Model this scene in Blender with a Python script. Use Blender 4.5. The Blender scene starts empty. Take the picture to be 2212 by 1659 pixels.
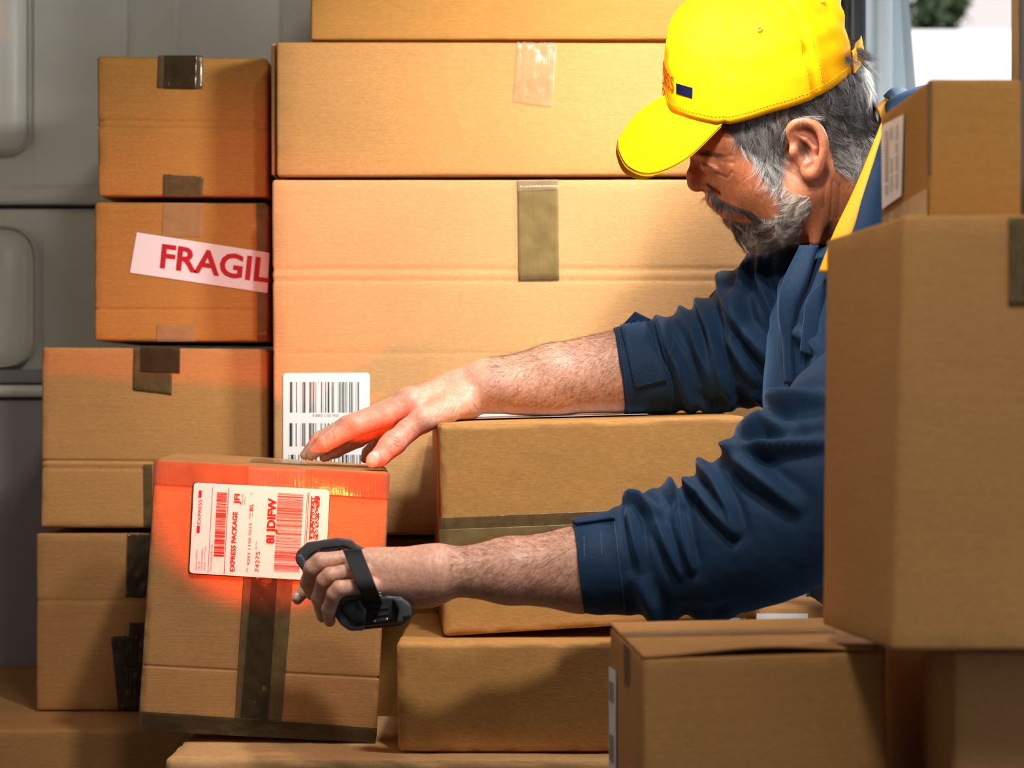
import bpy, bmesh, math, random
import numpy as np
from mathutils import Vector, noise as mn
from mathutils.bvhtree import BVHTree
random.seed(7); RNG = np.random.default_rng(7)
S = bpy.context.scene; COL = S.collection

# ------------------------------------------------------------------ camera
F, CX, CY = 4727.0, 1106.0, 829.5            # focal length and centre, in pixels of a 2212 x 1659 frame
cd = bpy.data.cameras.new('camera'); cam = bpy.data.objects.new('camera', cd); COL.objects.link(cam)
cam.rotation_euler = (math.pi/2, 0, 0); cd.sensor_width = 36; cd.lens = F*36/2212
cd.clip_start = .05; cd.clip_end = 100
cd.dof.use_dof = True; cd.dof.focus_distance = 2.42; cd.dof.aperture_fstop = 6.3
S.camera = cam

# ------------------------------------------------------------------ world, lamps, exposure
w = bpy.data.worlds.new('world'); S.world = w; w.use_nodes = True
w.node_tree.nodes['Background'].inputs[0].default_value = (.86, .93, 1, 1)
w.node_tree.nodes['Background'].inputs[1].default_value = .8
S.view_settings.view_transform = 'Standard'; S.view_settings.look = 'None'
S.view_settings.gamma = 1; S.view_settings.use_curve_mapping = False
S.view_settings.exposure = 0.24
def area(name, loc, target, size, energy, color, sy=None):
    l = bpy.data.lights.new(name, 'AREA'); l.energy = energy; l.color = color
    l.shape = 'RECTANGLE'; l.size = size; l.size_y = sy or size
    o = bpy.data.objects.new(name, l); COL.objects.link(o); o.location = loc
    o.rotation_euler = (Vector(target)-Vector(loc)).to_track_quat('-Z', 'Y').to_euler()
    return o
area('key_fill_lamp', (.17, 2.25, .53), (.08, 2.7, .26), .12, 4.6, (1, .955, .89), .08)
area('door_daylight', (.62, 2.56, .46), (.12, 2.72, .08), .10, 4.2, (1, .96, .9), .16)  # added area light in place of daylight through the open door
area('key_fill_lamp', (.02, 1.12, .95), (.36, 1.78, -.05), .22, 6.0, (1, .94, .85), .12)  # added unseen fill that brightens the foreground cartons
wl = bpy.data.lights.new('fill_spot', 'SPOT'); wl.energy = 50; wl.color = (1, .94, .87); wl.spot_size = math.radians(54); wl.spot_blend = 1.0; wl.shadow_soft_size = .05  # added unseen spot fill, soft cone leaves the lower cartons dark
wo = bpy.data.objects.new('fill_spot', wl); COL.objects.link(wo); wo.location = (.18, 1.42, 1.02)
wo.rotation_euler = (Vector((-.09, 2.32, .03))-Vector(wo.location)).to_track_quat('-Z', 'Y').to_euler()
rl = bpy.data.lights.new('scan_light', 'SPOT'); rl.energy = 6.4; rl.color = (1, .065, .01); rl.spot_size = math.radians(72); rl.spot_blend = .4; rl.shadow_soft_size = .006
ro = bpy.data.objects.new('scan_light', rl); COL.objects.link(ro); ro.location = (-.226, 2.185, -.142)
ro.rotation_euler = Vector((-.03, .23, .03)).to_track_quat('-Z', 'Y').to_euler()

sl = bpy.data.lights.new('sun', 'SUN'); sl.energy = 2.6; sl.color = (1, .97, .92); sl.angle = .01
so = bpy.data.objects.new('sun', sl); COL.objects.link(so); so.rotation_euler = Vector((.3, .8, -.5)).to_track_quat('-Z', 'Y').to_euler()

def P(x, y, Y): return np.array([(x-CX)/F*Y, Y, -(y-CY)/F*Y])
def px(v):
    v = np.asarray(v); return CX+v[..., 0]/v[..., 1]*F, CY-v[..., 2]/v[..., 1]*F

# ------------------------------------------------------------------ materials
def mat(name, color, rough=.6, **kw):
    m = bpy.data.materials.new(name); m.use_nodes = True
    b = m.node_tree.nodes['Principled BSDF']
    b.inputs['Base Color'].default_value = (*color, 1); b.inputs['Roughness'].default_value = rough
    for k, v in kw.items(): b.inputs[k.replace('_', ' ')].default_value = v
    return m, m.node_tree, b
def N(nt, t, **kw):
    n = nt.nodes.new(t)
    for k, v in kw.items(): setattr(n, k, v)
    return n
def noise_tex(nt, scale, mapscale=(1,1,1), detail=4, coord='Object'):
    tc = N(nt, 'ShaderNodeTexCoord'); mp = N(nt, 'ShaderNodeMapping'); nz = N(nt, 'ShaderNodeTexNoise')
    mp.inputs['Scale'].default_value = mapscale; nz.inputs['Scale'].default_value = scale; nz.inputs['Detail'].default_value = detail
    nt.links.new(tc.outputs[coord], mp.inputs[0]); nt.links.new(mp.outputs[0], nz.inputs[0]); return nz
def ramp(nt, src, stops):
    r = N(nt, 'ShaderNodeValToRGB'); e = r.color_ramp.elements
    while len(e) < len(stops): e.new(.5)
    for k, (p, c) in enumerate(stops): e[k].position = p; e[k].color = (*c, 1) if len(c) == 3 else c
    nt.links.new(src, r.inputs[0]); return r
def mixc(nt, mode, fac, a, b):
    m = N(nt, 'ShaderNodeMix', data_type='RGBA', blend_type=mode)
    if isinstance(fac, (int, float)): m.inputs[0].default_value = fac
    else: nt.links.new(fac, m.inputs[0])
    for s, i in ((a, 6), (b, 7)):
        if isinstance(s, tuple): m.inputs[i].default_value = (*s, 1)
        else: nt.links.new(s, m.inputs[i])
    return m.outputs[2]
def bump(nt, b, h, strength, dist, prev=None):
    n = N(nt, 'ShaderNodeBump'); n.inputs['Strength'].default_value = strength; n.inputs['Distance'].default_value = dist
    nt.links.new(h, n.inputs['Height'])
    if prev: nt.links.new(prev, n.inputs['Normal'])
    nt.links.new(n.outputs[0], b.inputs['Normal']); return n.outputs[0]
def cardboard(name, c, streak='h'):
    m, nt, b = mat(name, c, .78, Specular_IOR_Level=.25)
    big = noise_tex(nt, 3.0, (1,1,1), 3)
    ms = (14, 14, 620) if streak == 'h' else (130, 130, 170)
    fib = noise_tex(nt, 1.0, ms, 4); fine = noise_tex(nt, 900, (1,1,1.6), 2); med = noise_tex(nt, 220, (.6,.6,1.6), 3)
    r1 = ramp(nt, big.outputs[0], [(.3, (.86,.86,.86)), (.7, (1.08,1.08,1.08))])
    r2 = ramp(nt, fib.outputs[0], [(.35, (.93,.92,.91)), (.65, (1.05,1.05,1.05))])
    r3 = ramp(nt, fine.outputs[0], [(.3, (.8,.78,.75)), (.7, (1.15,1.15,1.15))])
    r4 = ramp(nt, med.outputs[0], [(.35, (.93,.92,.91)), (.65, (1.06,1.06,1.06))])
    x = mixc(nt, 'MULTIPLY', 1, c, r1.outputs[0]); x = mixc(nt, 'MULTIPLY', .55, x, r2.outputs[0])
    x = mixc(nt, 'MULTIPLY', .6, x, r3.outputs[0]); x = mixc(nt, 'MULTIPLY', .8, x, r4.outputs[0])
    nt.links.new(x, b.inputs['Base Color'])
    p = bump(nt, b, fib.outputs[0], .25, .0006); bump(nt, b, med.outputs[0], .3, .0006, p)
    return m
CB = cardboard('cardboard_tan', (.53, .262, .085))
CBL = cardboard('cardboard_light', (.62, .355, .15))
CBD = cardboard('cardboard_ochre', (.46, .218, .05))
CBF = cardboard('cardboard_fine', (.52, .265, .08), 'v')
CBS = cardboard('cardboard_shaded', (.42, .205, .072))  # tan darkened: shade on the lower cartons put into the colour
CBE, _, _ = mat('cardboard_dark', (.16, .085, .035), .9)
def tape_mat(name, c, alpha=.8, scale=90):
    m, nt, b = mat(name, c, .16, Specular_IOR_Level=.6)
    nz = noise_tex(nt, scale, (1,1,1), 5); st = noise_tex(nt, 14, (30,1,1), 3)
    r = ramp(nt, nz.outputs[0], [(.3, tuple(v*.8 for v in c)), (.7, tuple(min(1, v*1.2) for v in c))])
    nt.links.new(r.outputs[0], b.inputs['Base Color'])
    p = bump(nt, b, nz.outputs[0], .7, .0012); bump(nt, b, st.outputs[0], .35, .001, p)
    b.inputs['Alpha'].default_value = alpha; return m
TP = tape_mat('brown_tape', (.13, .085, .035), .86)
TPD = tape_mat('dark_tape', (.05, .033, .015), .88, 60)
TPO = tape_mat('olive_tape', (.22, .155, .06), .9, 40)
TPC = tape_mat('clear_tape', (.48, .34, .2), .35, 55)
WH, _, _ = mat('label_paper', (.9, .9, .92), .5)
PINK, _, _ = mat('fragile_paper', (.85, .8, .82), .5)
INK, _, _ = mat('teal_ink', (.015, .07, .08), .6)
INKG, _, _ = mat('grey_ink', (.5, .58, .57), .6)
RED, _, _ = mat('red_ink', (.52, .0, .008), .6)
MAR, _, _ = mat('maroon_ink', (.22, .0, .012), .6)
GRY, _, _ = mat('grey_print', (.25, .25, .25), .6)

# ------------------------------------------------------------------ object helpers
ORG = {}
def empty(name, loc, label=None, cat=None, group=None):
    o = bpy.data.objects.new(name, None); COL.objects.link(o); o.location = loc; o.empty_display_size = .05
    ORG[o.name] = np.array(loc, float); tagit(o, label, cat, group); return o
def tagit(o, label=None, cat=None, group=None, kind=None):
    for k, v in (('label', label), ('category', cat), ('group', group), ('kind', kind)):
        if v: o[k] = v
    return o
def mesh_np(name, V, Q, mats, parent=None, smooth=True, colors=None, mi=None):
    V = np.asarray(V, np.float32); org = np.zeros(3)
    if parent is not None: org = ORG[parent.name]
    me = bpy.data.meshes.new(name)
    if isinstance(Q, np.ndarray):
        k = Q.shape[1]; me.vertices.add(len(V)); me.vertices.foreach_set('co', (V-org).astype(np.float32).ravel())
        me.loops.add(Q.size); me.loops.foreach_set('vertex_index', Q.astype(np.int32).ravel())
        me.polygons.add(len(Q)); me.polygons.foreach_set('loop_start', np.arange(0, Q.size, k, dtype=np.int32))
        try: me.polygons.foreach_set('loop_total', np.full(len(Q), k, np.int32))
        except Exception: pass
        me.update(calc_edges=True); me.validate()
    else:
        me.from_pydata([tuple(v) for v in (V-org)], [], Q); me.update()
    for m in (mats if isinstance(mats, list) else [mats]): me.materials.append(m)
    if mi is not None: me.polygons.foreach_set('material_index', np.asarray(mi, np.int32))
    if smooth: me.polygons.foreach_set('use_smooth', np.ones(len(me.polygons), bool))
    if colors is not None:
        a = me.color_attributes.new('Col', 'FLOAT_COLOR', 'POINT')
        c = np.ones((len(V), 4), np.float32); c[:, :3] = colors; a.data.foreach_set('color', c.ravel())
    o = bpy.data.objects.new(name, me); COL.objects.link(o)
    if parent is not None: o.parent = parent
    ORG[o.name] = org
    return o
def set_struct(o): o['kind'] = 'structure'; return o

def grid_faces(nu, nv, wrap=False, flip=False, off=0):
    i, j = np.meshgrid(np.arange(nu-1), np.arange(nv if wrap else nv-1), indexing='ij'); j2 = (j+1) % nv
    q = np.stack([i*nv+j, (i+1)*nv+j, (i+1)*nv+j2, i*nv+j2], -1).reshape(-1, 4)+off
    return q[:, ::-1].copy() if flip else q

class Nz:                                             # cheap smooth pseudo noise
    def __init__(s, n, f, seed=0):
        r = np.random.default_rng(seed); s.k = r.normal(size=(n, 3))*f; s.p = r.uniform(0, 6.28, n)
    def __call__(s, V): return np.sin(V@s.k.T+s.p).mean(1)*1.6

def hexmap(c8, u):                                    # u in [0,1]^3 (x, depth, z) -> world
    x, y, z = u[:, 0:1], u[:, 1:2], u[:, 2:3]
    TL, TR, BR, BL, tl, tr, br, bl = c8
    f = (BL*(1-x)+BR*x)*(1-z)+(TL*(1-x)+TR*x)*z
    b = (bl*(1-x)+br*x)*(1-z)+(tl*(1-x)+tr*x)*z
    return f*(1-y)+b*y
def rounded_hex(c8, r=.004, n=26, amp=.0006, seed=0, creases=(), worn=.5):
    c8 = [np.asarray(c, float) for c in c8]
    dims = np.array([np.linalg.norm(c8[1]-c8[0]), np.linalg.norm(c8[4]-c8[0]), np.linalg.norm(c8[0]-c8[3])])
    def ts(d):
        e = r/d; a = [0, e*.08, e*.3, e*.62, e]; return np.array(a+list(np.linspace(e, 1-e, n)[1:-1])+[1-v for v in a[::-1]])
    T = [ts(d) for d in dims]
    for ax, pos, dep, wid in creases: T[2] = np.sort(np.append(T[2], [pos-wid, pos-wid/2, pos, pos+wid/2, pos+wid]))
    V, Q, off = [], [], 0
    for ax in range(3):
        o1, o2 = [(1, 2), (2, 0), (0, 1)][ax]
        for side in (0, 1):
            a, b = np.meshgrid(T[o1], T[o2], indexing='ij'); u = np.zeros((a.size, 3))
            u[:, o1] = a.ravel(); u[:, o2] = b.ravel(); u[:, ax] = side
            V.append(u); Q.append(grid_faces(len(T[o1]), len(T[o2]), flip=(side == 0), off=off)); off += a.size
    U = np.concatenate(V); Q = np.concatenate(Q); q = (U-.5)*dims; h = dims/2
    nz = Nz(10, 9, seed); nz2 = Nz(12, 90, seed+50); nz3 = Nz(12, 380, seed+90)
    w0 = hexmap(c8, U)
    inner = np.clip(q, -(h-r), h-r); d = q-inner; L = np.linalg.norm(d, axis=1, keepdims=True)
    nrm = d/np.maximum(L, 1e-9); p = inner+nrm*r
    edge = ((np.abs(d) > r*.15).sum(1) >= 2)
    disp = nz(w0)*amp+nz2(w0)*amp*.35
    disp = disp-edge*np.clip(nz2(w0*1.7)+.2, 0, 1)*worn*.0022-edge*np.clip(nz3(w0), 0, 1)*worn*.0008
    front = (U[:, 1] < .02)
    for ax, pos, dep, wid in creases:
        disp = disp-front*dep*(np.exp(-((U[:, 2]-pos)/(wid*.5))**2))
    p = p+nrm*disp[:, None]
    W = hexmap(c8, p/dims+.5)
    return W, Q

class Box:
    """a carton: front quad given by four corner pixels and a depth, pushed back by D (with slight drift)"""
    def __init__(s, label, quad, Y, D, drift=(0, 0), m=CB, creases=(), r=.004, n=26, amp=.0006, worn=.5, back=None, flaps=None, group=None, name='cardboard_box'):
        Ys = Y if isinstance(Y, (list, tuple)) else [Y]*4
        fr = [P(x, y, yy) for (x, y), yy in zip(quad, Ys)]
        if back: bk = [P(x, y, yy) for (x, y, yy) in back]
        else: bk = [c+np.array([drift[0], D, drift[1]]) for c in fr]
        s.c8 = fr+bk; s.TL, s.TR, s.BR, s.BL = fr
        n_ = np.cross(s.TR-s.TL, s.BL-s.TL); n_ /= np.linalg.norm(n_); s.n = n_ if n_[1] < 0 else -n_
        base = (s.BL+s.BR+bk[2]+bk[3])/4
        s.root = empty(name, base, label, 'box', group)
        V, Q = rounded_hex(s.c8, r, n, amp, seed=abs(hash(label)) % 97 if False else sum(map(ord, label)) % 97, creases=creases, worn=worn)
        s.body = mesh_np('carton_body', V, Q, m, s.root)
        s.m = m
        if flaps is not None: s.topflaps(*flaps)
    def topflaps(s, gap=.5, lift=.0, t=.0035, over=.001, w=.006):
        TL, TR, BR, BL, tl, tr, br, bl = s.c8; up = (TL-BL)/np.linalg.norm(TL-BL)
        for k, (a, b, sgn) in enumerate(((0, gap-w, 1), (gap+w, 1, -1))):
            q = [TL*(1-a)+tl*a, TR*(1-a)+tr*a, TR*(1-a)+tr*a, TL*(1-a)+tl*a, TL*(1-b)+tl*b, TR*(1-b)+tr*b, TR*(1-b)+tr*b, TL*(1-b)+tl*b]
            q = [c+up*(t if i in (0, 1, 4, 5) else .0002) for i, c in enumerate(q)]
            V, Q = rounded_hex(q, .0016, 14, .0004, seed=k+3, worn=.2)
            if lift and k == 0:                       # front flap bowed up in the middle
                x = (V-TL)@((TR-TL)/np.linalg.norm(TR-TL))/np.linalg.norm(TR-TL)
                dd = (V-TL)@((tl-TL)/np.linalg.norm(tl-TL))/np.linalg.norm(tl-TL)
                V = V+up*(np.sin(np.clip(x, 0, 1)*math.pi)**2*np.clip(1-dd*2, 0, 1)*lift)[:, None]
            mesh_np('flap', V, Q, s.m, s.root)
    def on(s, x, y, off=.0012, plane=None):
        p0, nn = plane or (s.TL, s.n)
        d = np.array([(x-CX)/F, 1, -(y-CY)/F]); t = (p0@nn)/(d@nn); return d*t+nn*off
    def sheet(s, name, quad, m, off=.0012, amp=.0002, n=14, parent=None, seed=0, jag=0, plane=None, radius=0):
        TL, TR, BR, BL = [np.array(q, float) for q in quad]
        if radius:
            w_, h_ = np.linalg.norm(TR-TL), np.linalg.norm(BL-TL); pts = []
            for (cx, cy, a0) in ((radius/w_, radius/h_, 180), (1-radius/w_, radius/h_, 270), (1-radius/w_, 1-radius/h_, 0), (radius/w_, 1-radius/h_, 90)):
                for k in range(6):
                    a = math.radians(a0+k*18); pts.append((cx+math.cos(a)*radius/w_, cy+math.sin(a)*radius/h_))
            V = []
            for lift in (off, off-.0003):
                for (u, v) in pts:
                    q = (TL*(1-u)+TR*u)*(1-v)+(BL*(1-u)+BR*u)*v; V.append(s.on(*q, lift, plane))
            k = len(pts); Q = [list(range(k))[::-1]]+[[i, (i+1) % k, k+(i+1) % k, k+i] for i in range(k)]
            return mesh_np(name, V, Q, m, parent or s.root, smooth=False)
        rj = np.random.default_rng(seed+1); V = []
        J = rj.normal(size=(2, n))*jag
        for i, u in enumerate(np.linspace(0, 1, n)):
            for j, v in enumerate(np.linspace(0, 1, n)):
                q = (TL*(1-u)+TR*u)*(1-v)+(BL*(1-u)+BR*u)*v
                if j == 0: q = q+[0, J[0, i]]
                if j == n-1: q = q+[0, J[1, i]]
                V.append(s.on(*q, off, plane))
        V = np.array(V); V = V+s.n*(Nz(10, 160, seed)(V)*amp)[:, None]
        nv = len(V); Vb = V-s.n*.00035
        idx = list(range(0, n))+[n*k+n-1 for k in range(1, n)]+[n*(n-1)+k for k in range(n-2, -1, -1)]+[n*k for k in range(n-2, 0, -1)]
        rim = [[idx[k], idx[(k+1) % len(idx)], idx[(k+1) % len(idx)]+nv, idx[k]+nv] for k in range(len(idx))]
        Q = grid_faces(n, n).tolist()+rim
        return mesh_np(name, np.concatenate([V, Vb]), Q, m, parent or s.root, smooth=False if amp == 0 else True)
    def quads(s, name, qs, m, off=.002, parent=None, plane=None):
        V, Q = [], []
        for q in qs:
            k = len(V); V += [s.on(x, y, off, plane) for (x, y) in q]; Q.append([k+3, k+2, k+1, k])
        return mesh_np(name, V, Q, m, parent or s.root, smooth=False)
    def text(s, name, items, m, off=.0021, parent=None, plane=None):
        V, Q = [], []
        for (string, org, ax, up, width, bold) in items:
            tv, tf = text_mesh(string, bold); ax = np.array(ax, float); up = np.array(up, float)
            wd = tv[:, 0].max()-tv[:, 0].min(); hh = CAP; k = len(V)
            for x, y in tv[:, :2]:
                q = np.array(org)+ax*((x-tv[:, 0].min())/wd*width)+up*(y/hh); V.append(s.on(*q, off, plane))
            Q += [[i+k for i in f] for f in tf]
        return mesh_np(name, V, Q, m, parent or s.root, smooth=False)
CAP = .7
_tc = {}
def text_mesh(string, bold=0):
    if (string, bold) in _tc: return _tc[(string, bold)]
    c = bpy.data.curves.new('t', 'FONT'); c.body = string; c.offset = bold; c.resolution_u = 3
    o = bpy.data.objects.new('t', c); COL.objects.link(o); bpy.context.view_layer.update()
    me = bpy.data.meshes.new_from_object(o.evaluated_get(bpy.context.evaluated_depsgraph_get()))
    v = np.array([tuple(a.co) for a in me.vertices]); f = [list(p.vertices) for p in me.polygons]
    bpy.data.objects.remove(o); bpy.data.meshes.remove(me); bpy.data.curves.remove(c)
    _tc[(string, bold)] = (v, f); return v, f

#STRUCTURE
# ------------------------------------------------------------------ the van: shell and outside
FLOOR = -.66
VAN, vnt, vb = mat('van_paint', (.8, .8, .74), .38)
vn = noise_tex(vnt, 8); vr = ramp(vnt, vn.outputs[0], [(.3, (.78, .77, .70)), (.7, (.86, .85, .77))]); vnt.links.new(vr.outputs[0], vb.inputs['Base Color'])
VANL, _, _ = mat('van_lower_panel', (.30, .28, .30), .55)
VANW, _, _ = mat('door_frame_paint', (.62, .70, .74), .35)
RUB, _, _ = mat('black_rubber', (.012, .013, .018), .5)
FLR, fnt, fb = mat('floor_ply', (.04, .032, .025), .7); DKL = mat('dark_lining', (.12, .115, .11), .7)[0]
def boxm(name, lo, hi, m, parent=None, bev=.0, seg=3):
    bm = bmesh.new(); bmesh.ops.create_cube(bm, size=1)
    lo, hi = np.array(lo, float), np.array(hi, float)
    for v in bm.verts: v.co = Vector((lo+hi)/2+np.array(v.co)*(hi-lo))
    if bev: bmesh.ops.bevel(bm, geom=bm.edges[:], offset=bev, segments=seg, affect='EDGES', profile=.5)
    V = [tuple(v.co) for v in bm.verts]; Q = [[v.index for v in f.verts] for f in bm.faces]
    bm.free(); o = mesh_np(name, np.array(V), Q, m, parent, smooth=False)
    if bev:
        for p in o.data.polygons: p.use_smooth = True
        try: o.data.set_sharp_from_angle(angle=math.radians(50))
        except Exception: pass
    return o
YB = 3.30                                            # inner skin of the side wall behind the cartons
set_struct(boxm('floor', (-1.35, -.5, FLOOR-.04), (1.15, YB+.1, FLOOR), FLR))
set_struct(boxm('ceiling', (-1.35, -.5, 1.12), (1.15, YB+.1, 1.16), DKL))
set_struct(boxm('wall_left', (-1.39, -.5, FLOOR), (-1.35, YB+.1, 1.14), VAN))
set_struct(boxm('wall_front', (-1.39, -.54, FLOOR), (1.15, -.5, 1.14), DKL))
XR = P(1800, 0, YB)[0]
wall_back = set_struct(boxm('wall_back', (-1.39, YB, FLOOR), (XR, YB+.04, 1.14), VAN))
def wp(x0, y0, x1, y1, d0, d1, name='wall_panel', m=VAN, bev=.012, parent=wall_back):   # pressed panel standing proud of the wall
    a, b = P(x0, y0, YB-d1), P(x1, y1, YB-d1)
    o = boxm(name, (min(a[0], b[0]), YB-d1, min(a[2], b[2])), (max(a[0], b[0]), YB+d0, max(a[2], b[2])), m, parent, bev, 4); return o
wp(-420, -620, 56, 330, .01, .035, bev=.03)
wp(70, -620, 276, 405, .01, .006, bev=.005)
wp(289, -620, 606, 405, .01, .006, bev=.005)
wp(372, -620, 384, 290, .0, .0095, 'panel_rib', bev=.003)
wp(619, -620, 1300, 405, .01, .006, bev=.005)
wp(-500, 402, 1300, 440, .01, .022, 'wall_ledge', bev=.008)
wp(-420, 486, 70, 792, .01, .05, bev=.045)
wp(90, 456, 1300, 1000, .01, .004, bev=.004)
wp(-500, 443, 1300, 452, .0, .001, 'seam_seal', RUB, 0)
wp(-500, 832, 110, 858, .01, .10, 'wall_ledge', VAN, bev=.01)
wp(-500, 862, 110, 1900, .01, .085, 'kick_panel', VANL, bev=.01)
wp(-500, 798, 110, 828, .0, .03, 'seam_seal', VANL, .004)
# door pillar and seal right of the head
pil = set_struct(boxm('trim_1', (P(1868, 0, 3.5)[0], 3.42, FLOOR-.1), (P(1912, 0, 3.5)[0], 3.56, 1.14), VANW, None, .012))
o = set_struct(boxm('trim_2', (P(1800, 0, 3.36)[0], 3.30, FLOOR-.1), (P(1860, 0, 3.36)[0], 3.40, 1.14), RUB, None, .012))
# leaning pale pillar in three steps (frame, groove, outer frame)
def slab(name, pts, Y0, Y1, m, parent=None):
    V = [P(x, y, Y0) for x, y in pts]; V += [v+np.array([0, Y1-Y0, 0]) for v in V]; k = len(pts)
    Q = [list(range(k))[::-1], [k+i for i in range(k)]]+[[i, (i+1) % k, k+(i+1) % k, k+i] for i in range(k)]
    return mesh_np(name, V, Q, m, parent, smooth=False)
o = set_struct(slab('trim_3', [(1903, -300), (1925, -300), (1962, 260), (2000, 900), (1930, 900), (1915, 260)], 3.56, 3.62, VANW))
o = set_struct(slab('trim_4', [(1925, -300), (1938, -300), (1985, 260), (2020, 900), (2000, 900), (1962, 260)], 3.59, 3.66, mat('frame_grey', (.42,.47,.5), .4)[0]))
for (a, b, nm) in ((1835, 1842, 'trim_5'),):
    set_struct(boxm(nm, (P(a, 0, 3.3)[0], 3.285, FLOOR-.1), (P(b, 0, 3.3)[0], 3.30, 1.14), mat('seal_grey', (.09,.09,.10), .35)[0], None, .002))
GRD = FLOOR-.55
set_struct(boxm('ground', (-8, 3.7, GRD-.05), (16, 30, GRD), mat('pale_concrete', (.62, .60, .58), .8)[0]))
WW = mat('white_render', (.93, .91, .90), .7)[0]
o = boxm('garden_wall', (P(1700, 0, 9)[0], 9, GRD), (P(2900, 0, 9)[0], 9.2, P(0, 62, 9)[2]), WW, None, .03)
tagit(o, 'white rendered wall outside the van, seen above the top right box', 'wall')
BK = mat('pale_building', (.62, .56, .55), .8)[0]
o = boxm('building', (P(1900, 0, 14)[0], 14, GRD), (P(2900, 0, 14)[0], 16, 4.5), BK); tagit(o, 'pale blurred building beyond the white outside wall', 'building')
GRN = mat('leaf_green', (.035, .06, .02), .8)[0]
def bush(name, cx, cz_top, Y, r, label, m):
    V, Q = [], []; rr = random.Random(4)
    for k in range(1500):
        a, b, c = rr.uniform(0, 6.28), rr.uniform(-1, 1), rr.uniform(.6, 1)
        s = math.sqrt(1-b*b); p = np.array([math.cos(a)*s*r*c, math.sin(a)*s*r*c, b*(cz_top-GRD)/2*c])+np.array([P(cx, 0, Y)[0], Y, (cz_top+GRD)/2])
        u = np.array([rr.gauss(0, 1) for _ in range(3)]); u /= np.linalg.norm(u); v = np.cross(u, [rr.gauss(0, 1) for _ in range(3)]); v /= np.linalg.norm(v)
        i = len(V); V += [p+u*.07, p+v*.035, p-u*.07, p-v*.035]; Q.append([i, i+1, i+2, i+3])
    return tagit(mesh_np(name, V, Q, m, smooth=False), label, 'bush')
bush('evergreen_bush', 2024, 2.9, 11, .17, 'dark narrow evergreen bush outside behind the white wall', GRN)
o = boxm('door_edge', (P(2203, 0, 1.98)[0], 1.98, -.2), (P(2203, 0, 1.98)[0]+.03, 2.02, .9), mat('door_edge_grey', (.16,.14,.13), .5)[0], None, .006)
o.name = 'door_1'; set_struct(o)

set_struct(boxm('trim_6', (P(1600, 0, 2.98)[0], 2.96, FLOOR), (P(1744, 0, 2.98)[0], 3.0, P(0, 1290, 2.96)[2]), VANW, None, .006))
set_struct(boxm('shade_panel', (P(1744, 0, 2.98)[0], 2.95, FLOOR), (1.15, 3.0, P(0, 1120, 2.96)[2]), RUB, None, .006))  # added black panel standing in for the deep shade behind the right cartons
# ------------------------------------------------------------------ cartons
A1 = Box('long carton at the very top of the tall central stack', [(672, -230), (1700, -230), (1700, 84), (670, 86)], 2.74, .40, m=CBD, worn=.3)
A2 = Box('long carton with clear crinkled tape, second from the top of the central stack', [(597, 91), (1745, 93), (1745, 378), (597, 381)], 2.70, .42, m=CB, worn=.3)
A3 = Box('largest carton of the central stack, with olive tape and a barcode label', [(587, 388), (1760, 388), (1760, 1155), (592, 1155)], 2.70, .44, m=CBL,
         creases=[('z', 1-(582-388)/767, .0014, .014), ('z', 1-(606-388)/767, .0011, .012), ('z', 1-(763-388)/767, .0005, .012)], n=40, worn=.35)
S1 = Box('carton topmost on the left stack, dark tape over its top edge', [(209, 121), (578, 126), (579, 426), (211, 424)], 2.80, .36, m=CBD, creases=[('z', .54, .0018, .02), ('z', .49, .0016, .02)], amp=.001)
S2 = Box('carton with the red and white fragile sticker', [(205, 437), (578, 438), (577, 739), (203, 737)], 2.80, .36, m=CBD, creases=[('z', .23, .0016, .02)])
S3 = Box('wide carton below the fragile one, stepped dark tape at its top', [(90, 750), (577, 754), (578, 1143), (88, 1139)], 2.765, .36, m=CB, creases=[('z', .37, .0022, .014), ('z', .33, .0012, .02)], amp=.001, n=40)
S4 = Box('dim carton at the foot of the left stack with crumpled black tape', [(77, 1152), (560, 1152), (540, 1535), (78, 1536)], 2.765, .36, m=CBS, creases=[('z', .62, .0012, .02)])
B0 = Box('wide dark carton under the left stack, cut off by the left frame edge', [(-260, 1577), (420, 1577), (420, 1850), (-260, 1850)], 2.62, .6, m=CBS)
B1 = Box('low long carton under the scanned parcel, crumpled top edge', [(359, 1638), (1420, 1640), (1420, 2140), (359, 2140)], 2.30, .30, drift=(0, 0), m=CBL, worn=1.6, r=.006, n=60, amp=.0016)
E1 = Box('dim carton behind, under the largest central carton', [(640, 1162), (1560, 1162), (1560, 1985), (640, 1985)], 2.74, .4, m=CBD)
Dx = Box('shadowed carton in the lower middle, under the taped one', [(856, 1388), (1400, 1388), (1400, 1624), (860, 1624)], 2.335, .30, drift=(.004, 0), m=CBF, worn=1.0, n=40)
Cx = Box('carton the upper forearm rests on, with a tape band around its middle', [(947, 917), (1610, 899), (1636, 1334), (959, 1375)], [2.375, 2.375, 2.375, 2.375], .30, drift=(-.0185, .003), m=CBF, worn=1.0, n=60, amp=.0008)
PB = Box('scanned parcel with the red-lit express shipping label', [(333, 990), (843, 1021), (812, 1601), (299, 1575)], 2.40, .27, drift=(-.021, -.002), m=CBS, worn=1.0, n=60, amp=.001,
         creases=[('z', .235, .0016, .008)])
G = Box('blurred foreground carton at the bottom right with a bowed flap', [(1388, 1424), (1913, 1408), (1935, 2350), (1395, 2380)], 1.75, .3, back=[(1318, 1352, 1.98), (1795, 1342, 2.00), (1810, 2150, 2.0), (1322, 2170, 1.98)], m=CB, n=40, r=.003, worn=.2,
        flaps=(.42, .005))
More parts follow.
